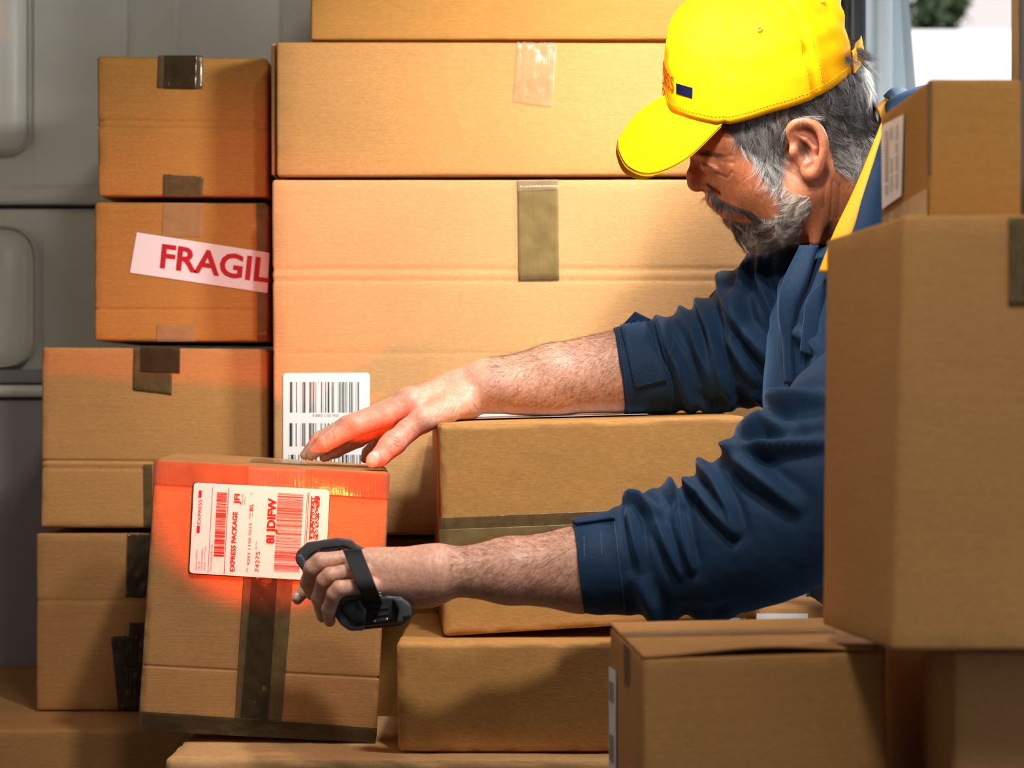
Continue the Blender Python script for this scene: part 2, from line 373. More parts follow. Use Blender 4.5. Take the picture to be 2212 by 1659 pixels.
H = Box('large blurred carton at the right edge in front of the man', [(1952, 466), (2460, 462), (2460, 1404), (1925, 1403)], 1.62, .3, back=[(1785, 518, 1.80), (2400, 512, 1.80), (2400, 1346, 1.80), (1777, 1350, 1.80)], m=CB, r=.003, worn=.2)
K = Box('top right carton with a white label on its left side', [(2008, 171), (2206, 171), (2206, 478), (2008, 478)], 1.72, .2, back=[(1903, 249, 1.96), (2150, 249, 1.96), (2150, 527, 1.96), (1906, 527, 1.96)], m=CBD, r=.003, worn=.2)
J = Box('dark carton supporting the large right one, deep in shadow', [(2056, 1406), (2600, 1406), (2600, 2700), (2056, 2700)], 1.66, .3, m=CBS)
J = None
M1 = Box('small carton with a white printed label behind the bottom right carton', [(1634, 1310), (1790, 1310), (1790, 1760), (1634, 1760)], 2.50, .12, m=CB, worn=.8)
for bx in (A1, A2, A3, S1, S2, S3, S4, B1, Cx): pass

# tapes and creases
A2.sheet('tape', [(1117, 91), (1203, 93), (1192, 233), (1107, 222)], TPC, amp=.0005, n=24, seed=3, jag=1)
A3.sheet('tape', [(1117, 391), (1206, 390), (1208, 605), (1120, 606)], TPO, amp=.0002, seed=4)
A3.sheet('tape', [(1116, 389), (1206, 388), (1205, 409), (1117, 414)], TPC, off=.002, amp=.0006, n=24, seed=5)
S1.sheet('tape', [(343, 120), (438, 120), (438, 192), (340, 190)], TP, seed=6)
S1.sheet('tape', [(356, 120), (426, 120), (424, 193), (355, 191)], TPD, off=.002, amp=.0006, n=24, seed=7)
S1.sheet('tape', [(354, 377), (440, 382), (437, 426), (353, 424)], TP, seed=8, jag=.6)
S2.sheet('tape', [(353, 439), (437, 439), (434, 512), (349, 512)], TPC, amp=.0006, n=24, seed=9)
S2.sheet('tape', [(338, 702), (422, 702), (421, 738), (338, 738)], TPC, amp=.0006, n=20, seed=10)
S3.sheet('tape', [(289, 750), (373, 751), (371, 854), (287, 842)], TP, amp=.0003, seed=11, jag=1)
S3.sheet('tape', [(304, 750), (390, 751), (389, 806), (304, 803)], TPD, off=.002, amp=.0006, n=24, seed=12)
S3.sheet('tape', [(310, 1003), (330, 1003), (330, 1141), (311, 1141)], TP, seed=13)
S4.sheet('tape', [(276, 1153), (330, 1153), (330, 1291), (271, 1290)], TPD, amp=.0008, n=24, seed=14, jag=1)
S4.sheet('tape', [(280, 1345), (320, 1345), (320, 1535), (262, 1535)], TPD, amp=.0012, n=24, seed=15)
S4.sheet('tape', [(240, 1376), (300, 1372), (296, 1538), (256, 1535)], TPD, off=.0018, amp=.0008, n=24, seed=16, jag=1)
Cx.sheet('tape', [(946, 1119), (1618, 1090), (1620, 1118), (948, 1144)], TP, amp=.0003, n=30, seed=17)
Cx.sheet('tape', [(948, 1144), (1620, 1118), (1622, 1160), (949, 1186)], TPO, off=.0014, amp=.0006, n=30, seed=18)
PB.sheet('tape', [(332, 994), (842, 1022), (840, 1078), (330, 1045)], tape_mat('tape_over_top', (.30, .14, .06), .8, 30), amp=.0003, n=40, seed=19)
PB.sheet('tape', [(536, 1008), (660, 1014), (653, 1248), (527, 1245)], TPC, off=.0019, amp=.0005, n=30, seed=20)
PB.sheet('tape', [(527, 1240), (634, 1246), (607, 1590), (506, 1584)], TP, off=.0019, amp=.0004, n=40, seed=21)
PB.sheet('tape', [(545, 1242), (600, 1244), (578, 1588), (517, 1585)], TPD, off=.0025, amp=.0008, n=50, seed=22)
PB.sheet('tape', [(301, 1535), (815, 1572), (812, 1604), (299, 1578)], TPD, off=.0031, amp=.0004, n=40, seed=23)
Cs = (Cx.c8[4], None)

# barcode label on the largest carton
lab = A3.sheet('label', [(612, 806), (799, 805), (799, 1030), (612, 1030)], WH, off=.0016, radius=6)
ORG[lab.name] = ORG[A3.root.name]
bars = [(628,2.2),(641,2),(655,2),(658,1.6),(670,2),(678,2.2),(695,2),(704,1.7),(711,1.7),(718,2),(735,2),(743,2),(756,2),(760,1.8),(774,2.2)]
def vb(y0, y1, shift=0, w=1.0, seq=bars): return [[(x+shift-b*w/2, y0), (x+shift+b*w/2, y0), (x+shift+b*w/2, y1), (x+shift-b*w/2, y1)] for x, b in seq]
rb = random.Random(5)
light = [(628+rb.uniform(0, 150), rb.uniform(.8, 3)) for _ in range(34)]
A3.quads('faint_barcode', vb(825, 891, 0, 1, light)+vb(914, 964, 0, 1, light)+vb(982, 1010, 2, 1, light), INKG, .0019, lab)
A3.quads('barcode', vb(825, 891)+vb(914, 964, -.8)+vb(982, 1010, 5)+vb(982, 1010, -3, .6), INK, .0021, lab)
A3.text('print', [('8 8853 1155 7423', (676, 900), (1, 0), (0, -5.5), 56, .0)], GRY, .0021, lab)
# fragile sticker
st = S2.sheet('sticker', [(296, 502), (582, 546), (578, 633), (281, 589)], PINK, off=.0015, amp=0, n=6)
ORG[st.name] = ORG[S2.root.name]
# cut at the carton edge: build to x=577
e = np.array([(578-347)/1.0, 0]); dirv = np.array([.9905, .137]); upv = np.array([.10, -.995])*50
S2.text('lettering', [('FRAGIL', (346, 577), dirv, upv, 238, .026)], RED, .0022, st)
S2.sheet('tape', [(554, 440), (577, 440), (577, 738), (556, 738)], TPO, off=.0011, amp=.0001, seed=25)

# express label on the parcel
PL = PB.sheet('label', [(420.5, 1042), (713, 1057), (703, 1255), (410.5, 1237)], WH, off=.0045, radius=7)
ORG[PL.name] = ORG[PB.root.name]
def L(cx, cy): return (400+cx/6.506, 1020+cy/6.506)          # pixel of the enlarged label view -> photo pixel
up_ = np.array([.0515, -.9987])                                # "reading" direction of the print (bottom to top)
rt_ = np.array([.9987, .0515])
def lt(s, cx, cy, cw, ch, bold=0):                             # text starts at its lower end, runs upward for cw, letters ch tall
    return (s, L(cx, cy), up_, -rt_*ch/6.506, cw/6.506, bold)
PB.text('maroon_print', [lt('EXPRESS PACKAGE', 700, 1388, 835, 62, .03), lt('JFI', 768, 448, 145, 72, .03), lt('9283 1150 7015', 916, 1300, 590, 38, 0),
    lt('74275', 1045, 1400, 290, 58, 0), lt('IKL', 962, 542, 100, 48, .03)], MAR, .0054, PL)
PB.text('lettering', [lt('8I JDIFW', 1255, 1003, 640, 108, .04)], RED, .0054, PL)
PB.text('logo', [lt('EXPRESS', 228, 725, 345, 46, .0)], MAR, .0054, PL)
PB.text('red_print', [lt('Ship Date:27APR/16', 172, 1368, 280, 22), lt('Wgt: 6LB', 210, 1368, 120, 22),
    lt('Code: 845125WB4BC7', 250, 1368, 305, 22), lt('Account: ********* 2679', 290, 1370, 330, 22), lt('Delivery Address Bar Code', 378, 1378, 370, 24),
    lt('TRK#', 888, 1402, 65, 22), lt('-PP-TXT', 1018, 1085, 125, 22), lt('FORM', 930, 650, 82, 24), lt('4480', 962, 618, 50, 16), lt('Deliver By:', 822, 450, 150, 22), lt('02/MAY/16', 855, 450, 110, 16), lt('A1', 945, 318, 32, 20)], RED, .0054, PL)['kind'] = 'stuff'
def rq(cx, cy, w_, h_):                                        # bar across: centre-left cx,cy ; w_ along rt_, h_ along up_
    o = np.array(L(cx, cy)); a = rt_*w_/6.506; b = up_*h_/6.506; return [tuple(o), tuple(o+a), tuple(o+a-b), tuple(o-b)]
PB.quads('logo_bar', [rq(203, 252, 40, 100)], RED, .0054, PL); PB.quads('logo_bar', [rq(176, 747, 42, 100)], RED, .0054, PL)
qs = [[L(393, 212), L(399, 212), L(333, 1418), L(327, 1418)], [L(1722, 282), L(1728, 282), L(1688, 1010), L(1682, 1010)], [L(1742, 282), L(1751, 282), L(1711, 1000), L(1702, 1000)]]
r3 = random.Random(11); y = 288
while y < 1385:
    t = r3.choice([3, 4, 4, 6, 8, 13]); x = 1310-(y-288)*.0515; qs.append(rq(x, y, 360, t)); y += t+r3.choice([4, 5, 7, 10])
for i in range(42):                                            # stacked two-row block of the matrix strip, an irregular speckle, not a QR code
    for j in range(8):
        if r3.random() < .53 or j in (0,): 
            y = 332+i*14.6; qs.append(rq(1778+j*15.5-(y-332)*.0515, y, 15.5, 14.6))
PB.quads('red_bars', qs, RED, .0054, PL)['kind'] = 'stuff'
qm = [[L(618, 222), L(626, 222), L(560, 1430), L(552, 1430)]]; y = 280
while y < 1170:
    t = r3.choice([5, 7, 12, 12, 24, 9]); x = 458-(y-280)*.0515; qm.append(rq(x, y, 142, min(t, 1172-y))); y += t+r3.choice([5, 6, 9, 14])
PB.quads('maroon_bars', qm, MAR, .0054, PL)

# labels on the foreground cartons: left sides
def sideplane(bx):
    TL, TR, BR, BL, tl, tr, br, bl = bx.c8; n_ = np.cross(tl-TL, BL-TL); n_ /= np.linalg.norm(n_)
    if n_[0] > 0: n_ = -n_
    return (TL, n_)
def topplane(bx):
    TL, TR, BR, BL, tl, tr, br, bl = bx.c8; n_ = np.cross(tl-TL, TR-TL); n_ /= np.linalg.norm(n_)
    if n_[2] < 0: n_ = -n_
    return (TL, n_)
sp = sideplane(K)
def side_sheet(bx, plane, name, quad, m, off=.001, parent=None):
    V = [bx.on(x, y, off, plane) for x, y in quad]+[bx.on(x, y, off-.0004, plane) for x, y in quad]
    o = mesh_np(name, V, [[0, 1, 2, 3], [7, 6, 5, 4], [0, 4, 5, 1], [1, 5, 6, 2], [2, 6, 7, 3], [3, 7, 4, 0]], m, parent or bx.root, smooth=False)
    ORG[o.name] = ORG[bx.root.name]; return o
kl = side_sheet(K, sp, 'label', [(1908, 272), (1956, 247), (1951, 423), (1910, 452)], WH, .002)
qq = []
for i in range(22):
    for x0, x1 in ((1918, 1926), (1930, 1935), (1941, 1947)):
        y = 285+i*6.6-(x0-1918)*.5
        if r3.random() < .8: qq.append([(x0, y), (x1, y-3), (x1, y), (x0, y+3)])
V, Q = [], []
for q in qq:
    k = len(V); V += [K.on(x, y, .003, sp) for x, y in q]; Q.append([k, k+1, k+2, k+3])
mesh_np('print', V, Q, GRY, kl, smooth=False)
spg = sideplane(G)
gl = side_sheet(G, spg, 'label', [(1320, 1440), (1334, 1450), (1334, 1720), (1320, 1700)], WH, .002)
side_sheet(G, spg, 'print', [(1323, 1470), (1331, 1475), (1331, 1520), (1323, 1512)], GRY, .003, gl)
side_sheet(G, spg, 'print', [(1323, 1585), (1331, 1590), (1331, 1650), (1323, 1640)], GRY, .003, gl)
side_sheet(G, spg, 'hand_slot', [(1349, 1390), (1362, 1402), (1362, 1484), (1350, 1478)], CBE, .0008)
# flap gap shadow on K laid on as a dark strip, tape on K and H
sh = sideplane(H)
side_sheet(K, sp, 'tape', [(1908, 470), (2006, 405), (2006, 478), (1908, 520)], TPO, .0015)
H.sheet('tape', [(2178, 470), (2290, 468), (2290, 660), (2178, 662)], TP, seed=31)
K.sheet('flap_gap_shadow', [(2003, 174), (2012, 174), (2010, 372), (2001, 372)], CBE, off=.001, amp=0, n=3)
side_sheet(G, topplane(G), 'tape', [(1343, 1376), (1800, 1366), (1812, 1374), (1352, 1386)], TPC, .0048)
# narrow side flap folded over the left end of the long carton
q = [P(586, 94, 2.715), P(595, 94, 2.715), P(595, 379, 2.715), P(586, 379, 2.715)]; q += [c+np.array([0, .38, 0]) for c in q]
fv, fq = rounded_hex(q, .0015, 12, .0006, seed=5, worn=.3); mesh_np('flap', fv, fq, CB, A2.root)
# small label behind
ml = M1.sheet('label', [(1634, 1325), (1745, 1325), (1745, 1342), (1634, 1342)], WH, amp=0, n=4)
el = E1.sheet('label', [(917, 1330), (948, 1330), (948, 1344), (917, 1344)], WH, amp=0, n=4); ORG[el.name] = ORG[E1.root.name]
E1.text('print', [('EX', (925, 1342), (1, 0), (0, -9), 14, .02)], GRY, .0022, el)
# label lying on top of the taped carton
tp = topplane(Cx)
o = side_sheet(Cx, tp, 'label', [(1000, 908), (1400, 898), (1330, 893), (1030, 899)], WH, .002)
o = side_sheet(PB, topplane(PB), 'tape', [(540, 999), (665, 1006), (655, 997), (548, 992)], TPC, .002)

# ------------------------------------------------------------------ soft-blended solids (signed distances -> surface nets)
class Field:
    def __init__(s, lo, hi, h):
        s.lo = np.array(lo, float); s.h = h; s.n = np.ceil((np.array(hi)-s.lo)/h).astype(int)+1
        s.v = np.full(s.n, 1.0, np.float32)
    def sub(s, lo, hi):
        a = np.clip(np.floor((lo-s.lo)/s.h).astype(int), 0, s.n-1); b = np.clip(np.ceil((hi-s.lo)/s.h).astype(int)+1, 1, s.n)
        sl = tuple(slice(x, max(y, x+1)) for x, y in zip(a, b))
        ax = [s.lo[i]+np.arange(sl[i].start, sl[i].stop)*s.h for i in range(3)]
        return sl, np.meshgrid(*ax, indexing='ij', sparse=True)
    def add(s, prim, k=.004):
        f, lo, hi = prim; m = k+4*s.h+.004; sl, g = s.sub(lo-m, hi+m); d = f(*g).astype(np.float32); v = s.v[sl]
        if k > 0:
            t = np.clip(k-np.abs(v-d), 0, None)/k; s.v[sl] = np.minimum(v, d)-t*t*k/4
        else: s.v[sl] = np.minimum(v, d)
        return s
    def cut(s, prim, k=.004):
        f, lo, hi = prim; m = k+4*s.h; sl, g = s.sub(lo-m, hi+m); d = -f(*g).astype(np.float32); v = s.v[sl]
        t = np.clip(k-np.abs(v-d), 0, None)/k; s.v[sl] = np.maximum(v, d)+t*t*k/4; return s
    def nets(s):
        V = s.v; ins = V < 0; n = V.shape
        c = ins[:-1, :-1, :-1].astype(np.int8)
        cnt = sum(ins[i:n[0]-1+i, j:n[1]-1+j, k:n[2]-1+k].astype(np.int8) for i in (0, 1) for j in (0, 1) for k in (0, 1))
        act = np.argwhere((cnt > 0) & (cnt < 8)); ids = np.full(cnt.shape, -1, np.int32); ids[tuple(act.T)] = np.arange(len(act))
        pos = np.zeros((len(act), 3)); num = np.zeros(len(act)); cs = [(i, j, k) for i in (0, 1) for j in (0, 1) for k in (0, 1)]
        val = {c_: V[act[:, 0]+c_[0], act[:, 1]+c_[1], act[:, 2]+c_[2]] for c_ in cs}
        for a in cs:
            for ax in range(3):
                if a[ax] == 0:
                    b = list(a); b[ax] = 1; b = tuple(b); va, vb_ = val[a], val[b]; m = (va < 0) != (vb_ < 0)
                    t = np.where(m, va/np.where(va-vb_ == 0, 1, va-vb_), 0); p = np.array(a)+t[:, None]*(np.array(b)-np.array(a)); pos += p*m[:, None]; num += m
        P_ = s.lo+(act+pos/num[:, None])*s.h; Q = []
        for ax in range(3):
            o1, o2 = (ax+1) % 3, (ax+2) % 3
            sa = [slice(None)]*3; sb = [slice(None)]*3; sa[ax] = slice(0, -1); sb[ax] = slice(1, None)
            A, B = ins[tuple(sa)], ins[tuple(sb)]; e = np.argwhere(A != B)
            e = e[(e[:, o1] > 0) & (e[:, o2] > 0) & (e[:, o1] < n[o1]-1) & (e[:, o2] < n[o2]-1)]
            d1 = np.zeros(3, int); d1[o1] = 1; d2 = np.zeros(3, int); d2[o2] = 1
            q = np.stack([ids[tuple((e-d1-d2).T)], ids[tuple((e-d2).T)], ids[tuple(e.T)], ids[tuple((e-d1).T)]], 1)
            fl = A[tuple(e.T)]; q[~fl] = q[~fl][:, ::-1]; Q.append(q)
        return P_, np.concatenate(Q)
def cone(a, ra, b, rb):
    a, b = np.array(a, float), np.array(b, float); d = b-a; L2 = d@d+1e-12; r = max(ra, rb)
    def f(x, y, z):
        t = np.clip(((x-a[0])*d[0]+(y-a[1])*d[1]+(z-a[2])*d[2])/L2, 0, 1)
        return np.sqrt((x-a[0]-t*d[0])**2+(y-a[1]-t*d[1])**2+(z-a[2]-t*d[2])**2)-(ra+t*(rb-ra))
    return f, np.minimum(a, b)-r, np.maximum(a, b)+r
def chain(pts):
    cs = [cone(a[0], a[1], b[0], b[1]) for a, b in zip(pts[:-1], pts[1:])]
    def f(x, y, z):
        v = None
        for c in cs:
            d = c[0](x, y, z)
            if v is None: v = d
            else:
                k = .003; t = np.clip(k-np.abs(v-d), 0, None)/k; v = np.minimum(v, d)-t*t*k/4
        return v
    return f, np.min([c[1] for c in cs], 0), np.max([c[2] for c in cs], 0)
def ell(c, r, ang=0, yaw=0):                           # ang: turn in the picture plane, clockwise degrees; r = (along, depth, across)
    c = np.array(c, float); r = np.array(r, float); a = math.radians(ang); ca, sa = math.cos(a), math.sin(a); b = math.radians(yaw); cb, sb = math.cos(b), math.sin(b)
    def f(x, y, z):
        X, Y, Z = x-c[0], y-c[1], z-c[2]; u, w_ = X*ca-Z*sa, X*sa+Z*ca; u, v = u*cb+Y*sb, -u*sb+Y*cb
        k0 = np.sqrt((u/r[0])**2+(v/r[1])**2+(w_/r[2])**2); k1 = np.sqrt((u/r[0]**2)**2+(v/r[1]**2)**2+(w_/r[2]**2)**2)
        return k0*(k0-1)/np.maximum(k1, 1e-6)
    return f, c-r.max(), c+r.max()
def sm(xs, ts, t):                                       # smooth interpolation through stations
    xs = np.asarray(xs, float); ts = np.asarray(ts, float); m = np.gradient(xs, ts); i = np.clip(np.searchsorted(ts, t)-1, 0, len(ts)-2)
    h = ts[i+1]-ts[i]; u = (t-ts[i])/h; return (2*u**3-3*u**2+1)*xs[i]+(u**3-2*u**2+u)*h*m[i]+(-2*u**3+3*u**2)*xs[i+1]+(u**3-u**2)*h*m[i+1]
def spx(Y): return Y/F
def cp(pts, Y=None):                                    # chain from (x, y, radius_px, Y)
    return chain([(P(x, y, yy), r*spx(yy)) for x, y, r, yy in pts])
def vnorm(V, Q):
    n_ = np.zeros_like(V); a, b, c, d = (V[Q[:, i]] for i in range(4)); fn = np.cross(c-a, d-b)
    for i in range(4): np.add.at(n_, Q[:, i], fn)
    return n_/np.maximum(np.linalg.norm(n_, axis=1, keepdims=True), 1e-12)
def bvh_of(V, Q): return BVHTree.FromPolygons([tuple(v) for v in V], [tuple(int(i) for i in q) for q in Q])
def G2(X, Y, cx, cy, sx, sy=None, ang=0):
    sy = sy or sx; a = math.radians(ang); u = (X-cx)*math.cos(a)+(Y-cy)*math.sin(a); v = -(X-cx)*math.sin(a)+(Y-cy)*math.cos(a)
    return np.exp(-(u/sx)**2-(v/sy)**2)
def seg_dist(X, Y, pts):
    best = np.full(X.shape, 1e9); tt = np.zeros(X.shape); n = len(pts)-1
    for i, ((x0, y0), (x1, y1)) in enumerate(zip(pts[:-1], pts[1:])):
        dx, dy = x1-x0, y1-y0; t = np.clip(((X-x0)*dx+(Y-y0)*dy)/(dx*dx+dy*dy+1e-9), 0, 1); d = np.hypot(X-x0-t*dx, Y-y0-t*dy)
        m = d < best; best = np.where(m, d, best); tt = np.where(m, (i+t)/n, tt)
    return best, tt
def in_poly(X, Y, poly):
    c = np.zeros(X.shape, bool); j = len(poly)-1
    for i in range(len(poly)):
        xi, yi = poly[i]; xj, yj = poly[j]
        c ^= ((yi > Y) != (yj > Y)) & (X < (xj-xi)*(Y-yi)/((yj-yi) or 1e-9)+xi); j = i
    return c

# ------------------------------------------------------------------ the man
YC = 2.42; man = empty('person', (.62, YC, FLOOR), 'man in yellow cap and navy work jacket leaning left with a hand on the parcel', 'person')
sk = spx(YC)
def H3(x, y, d=0): return P(x, y, YC-d*sk)              # d: sideways from the mid-plane, px, towards the camera
def mir(fn, *a):                                        # the same solid on both sides of the mid-plane
    return fn
hd = Field((.12, YC-.105, -.02+.0), (.48, YC+.105, .46), .0016)
def both(pts, k, cut=False):
    for s_ in (1, -1):
        A = []
        for x, y, r, d in pts:
            p = H3(x, y, d).copy()
            if s_ < 0: p[1] = 2*YC-p[1]
            A.append((p, r*sk))
        (hd.cut if cut else hd.add)(chain(A), k)
def ellb(x, y, d, r, ang=0, k=.006, cut=False, yaw=0):
    for s_ in ((1, -1) if d else (1,)):
        p = H3(x, y, d).copy()
        if s_ < 0: p[1] = 2*YC-p[1]
        e = ell(p, np.array(r)*sk, ang, yaw*s_); (hd.cut if cut else hd.add)(e, k)
ellb(1690, 208, 0, (192, 144, 158), 8, 0)             # cranium
ellb(1600, 300, 0, (100, 118, 120), 40, .02)            # brow and upper face mass
ellb(1630, 385, 0, (120, 116, 104), 45, .02)            # mid face
ellb(1612, 418, 0, (62, 72, 66), 40, .015)              # muzzle
both([(1752, 415, 30, 104), (1690, 478, 30, 70), (1640, 497, 29, 18)], .02)   # jaw
ellb(1640, 494, 0, (36, 42, 33), 35, .02)               # chin
ellb(1690, 420, 62, (80, 50, 62), 30, .02)              # cheeks
ellb(1606, 366, 84, (40, 22, 24), 25, .012)             # cheekbone
both([(1513, 322, 13, 12), (1530, 322, 17, 50), (1575, 312, 15, 98)], .012)   # brow ridge
ellb(1500, 358, 52, (27, 40, 20), 60, .008, True)       # eye sockets
ellb(1536, 352, 60, (24, 24, 24), 0, .002)              # eyeball
ellb(1535, 345, 61, (28, 29, 14), 25, .003)             # upper lid, lowered
ellb(1543, 368, 66, (24, 26, 9), 28, .004)              # pouch under the eye
both([(1506, 352, 10, 6), (1500, 376, 13, 5), (1505, 394, 16, 4)], .006)      # nose bridge to tip
ellb(1506, 393, 0, (19, 17, 17), 20, .006)
ellb(1526, 398, 17, (19, 11, 13), 30, .005)             # nostril wings
ellb(1521, 412, 10, (7, 6, 5), 20, .003, True)          # nostrils
both([(1545, 430, 15, 0), (1556, 432, 15, 28), (1592, 446, 13, 58)], .008)    # upper lip
both([(1575, 450, 8, 6), (1588, 452, 7, 36)], .004)
both([(1585, 466, 11, 4), (1598, 466, 8, 34)], .006)    # lower lip
both([(1572, 457, 4, 0), (1592, 459, 3, 40), (1608, 462, 2, 56)], .003, True) # mouth line
both([(1537, 400, 2, 34), (1556, 414, 2, 50)], .012, True) # nose-to-mouth fold
hd.add(cone(H3(1782, 345), 104*sk, H3(1960, 440), 128*sk), .03)
hd.add(cone(H3(1740, 420), 97*sk, H3(1860, 470), 80*sk), .03)               # neck
both([(1790, 380, 14, 100), (1760, 520, 12, 82)], .012)                       # neck muscle
# ear
EP = np.array([(1712, 306, 6, 146), (1706, 284, 8, 152), (1718, 268, 8.5, 160), (1742, 263, 8.5, 166), (1766, 276, 8.5, 170), (1778, 300, 8.5, 172), (1780, 326, 8, 171), (1773, 350, 8, 166), (1764, 370, 10, 158), (1750, 380, 10, 152), (1740, 372, 8, 148)], float)
_t = np.linspace(0, 1, len(EP)); both([tuple(sm(EP[:, k], _t, q) for k in range(4)) for q in np.linspace(0, .999, 34)], .004)
ellb(1742, 318, 148, (34, 9, 54), -8, .005)             # shell of the ear
ellb(1752, 368, 152, (16, 8, 18), 0, .005)              # lobe
ellb(1738, 324, 164, (13, 16, 24), -15, .003, True)     # concha hollow
ellb(1748, 292, 166, (15, 7, 11), 20, .003, True)
both([(1718, 290, 4, 156), (1740, 302, 5, 158), (1760, 322, 5, 160), (1758, 346, 5, 158), (1742, 356, 5, 156)], .003)
ellb(1714, 328, 150, (9, 9, 13), 0, .004)               # tragus
Vh, Qh = hd.nets()

# right (far) forearm and hand
YA = 2.53
fa = Field(P(615, 1060, 2.60)*[1, 0, 1]+[0, 2.40, -.0], P(1480, 690, 2.60)*[1, 0, 1]+[0, 2.68, .02], .0013)
fa.add(cone(P(1500, 790, YA), 55*spx(YA), P(1350, 802, YA), 80*spx(YA)), 0)
fa.add(cone(P(1330, 804, YA), 88*spx(YA), P(1200, 820, YA), 75*spx(YA)), .01)
fa.add(cone(P(1200, 820, YA), 74*spx(YA), P(1050, 834, YA), 54*spx(YA)), .01)
fa.add(cone(P(1050, 834, YA), 54*spx(YA), P(985, 850, YA), 44*spx(YA)), .01)
fa.add(ell(P(1120, 840, YA), (.07, .036, .028), 6), .012)
for (x, y, r, yy) in ((888, 868, 27, 2.485), (880, 866, 28, 2.515), (885, 874, 26, 2.54), (895, 885, 23, 2.565)):
    fa.add(cone(P(992, 852, YA), 38*spx(YA), P(x, y, yy), r*spx(yy)), .014)
fa.add(cp([(995, 868, 30, 2.50), (960, 888, 30, 2.475), (915, 905, 28, 2.455)]), .014)
fa.add(ell(P(985, 880, 2.52), (.026, .034, .014), 10), .012)
fa.add(ell(P(925, 900, 2.49), (.03, .022, .015), -30), .012)
base = fa.v.copy()
def fingers(fld, base, chains, k=.006):
    out = fld.v.copy()
    for pr in chains:
        fld.v[:] = base; fld.add(pr, k); out = np.minimum(out, fld.v)
    fld.v[:] = out
fingers(fa, base, [
    cp([(910, 908, 27, 2.455), (880, 930, 25, 2.45), (852, 957, 25, 2.44), (838, 968, 24, 2.435), (822, 986, 21, 2.43), (812, 996, 16.5, 2.43)]),
    cp([(888, 868, 28, 2.485), (836, 897, 25, 2.48), (768, 921, 23.5, 2.475), (722, 945, 20, 2.475), (702, 957, 19, 2.475), (672, 983, 12, 2.48)]),
    cp([(880, 868, 28, 2.515), (825, 893, 24, 2.515), (752, 918, 21, 2.51), (690, 950, 17, 2.51), (658, 983, 10, 2.51)]),
    cp([(885, 876, 26, 2.54), (832, 912, 22, 2.54), (775, 948, 18, 2.54), (725, 974, 15, 2.535), (700, 988, 10, 2.53)]),
    cp([(895, 886, 23, 2.565), (850, 925, 19, 2.57), (815, 957, 16, 2.57), (795, 978, 13, 2.57), (788, 992, 9, 2.57)])])
fa.add(ell(P(764, 914, 2.475), (.012, .010, .009), -20), .006)
fa.add(ell(P(848, 955, 2.438), (.012, .011, .012), -40), .006)
fa.add(ell(P(807, 992, 2.4205), (.0082, .0035, .0105), 35), .0008)   # thumb nail
Va, Qa = fa.nets()

# left (near) forearm and hand
YN = 2.20
fb_ = Field(P(600, 1400, 2.26)*[1, 0, 1]+[0, 2.11, 0], P(1400, 1090, 2.26)*[1, 0, 1]+[0, 2.30, .02], .0013)
fb_.add(cone(P(1400, 1225, YN), 65*spx(YN), P(1255, 1230, YN), 91*spx(YN)), 0)
fb_.add(cone(P(1255, 1230, YN), 91*spx(YN), P(1100, 1233, YN), 70*spx(YN)), .01)
fb_.add(cone(P(1100, 1233, YN), 70*spx(YN), P(965, 1236, YN-.005), 50*spx(YN)), .01)
fb_.add(cone(P(965, 1236, YN), 50*spx(YN), P(930, 1236, YN-.005), 52*spx(YN)), .01)
fb_.add(cone(P(940, 1226, 2.19), 45*spx(YN), P(800, 1214, 2.185), 32*spx(YN)), .014)
fb_.add(cone(P(940, 1240, 2.185), 46*spx(YN), P(815, 1238, 2.180), 24*spx(YN)), .014)
fb_.add(cone(P(930, 1256, 2.19), 46*spx(YN), P(832, 1264, 2.178), 24*spx(YN)), .014)
fb_.add(ell(P(905, 1276, 2.20), (.026, .022, .0175), -6), .012)
fb_.add(cone(P(920, 1222, 2.215), 36*spx(YN), P(830, 1205, 2.225), 22*spx(YN)), .012)
base = fb_.v.copy()
fingers(fb_, base, [
    cp([(812, 1212, 22, 2.185), (748, 1207, 18.5, 2.174), (692, 1213, 19, 2.168), (676, 1226, 18.5, 2.170), (665, 1258, 16.5, 2.185), (673, 1284, 13, 2.20)]),
    cp([(815, 1238, 19, 2.182), (762, 1232, 17, 2.163), (712, 1243, 17, 2.155), (700, 1254, 16.5, 2.157), (688, 1292, 15, 2.172), (697, 1332, 13, 2.19)]),
    cp([(828, 1268, 18, 2.182), (776, 1266, 17.5, 2.150), (733, 1271, 16.5, 2.140), (722, 1283, 16, 2.142), (710, 1316, 15, 2.156), (712, 1342, 12.5, 2.172)]),
    cp([(790, 1210, 22, 2.20), (720, 1222, 18, 2.205), (682, 1250, 16, 2.215), (655, 1278, 14, 2.22), (643, 1296, 10.5, 2.222)]),
    cp([(835, 1205, 22, 2.235), (790, 1205, 19, 2.262), (740, 1205, 17, 2.272)])], .004)
fb_.add(ell(P(641, 1288, 2.2165), (.0045, .0025, .007), 30), .001)
Vn, Qn = fb_.nets()

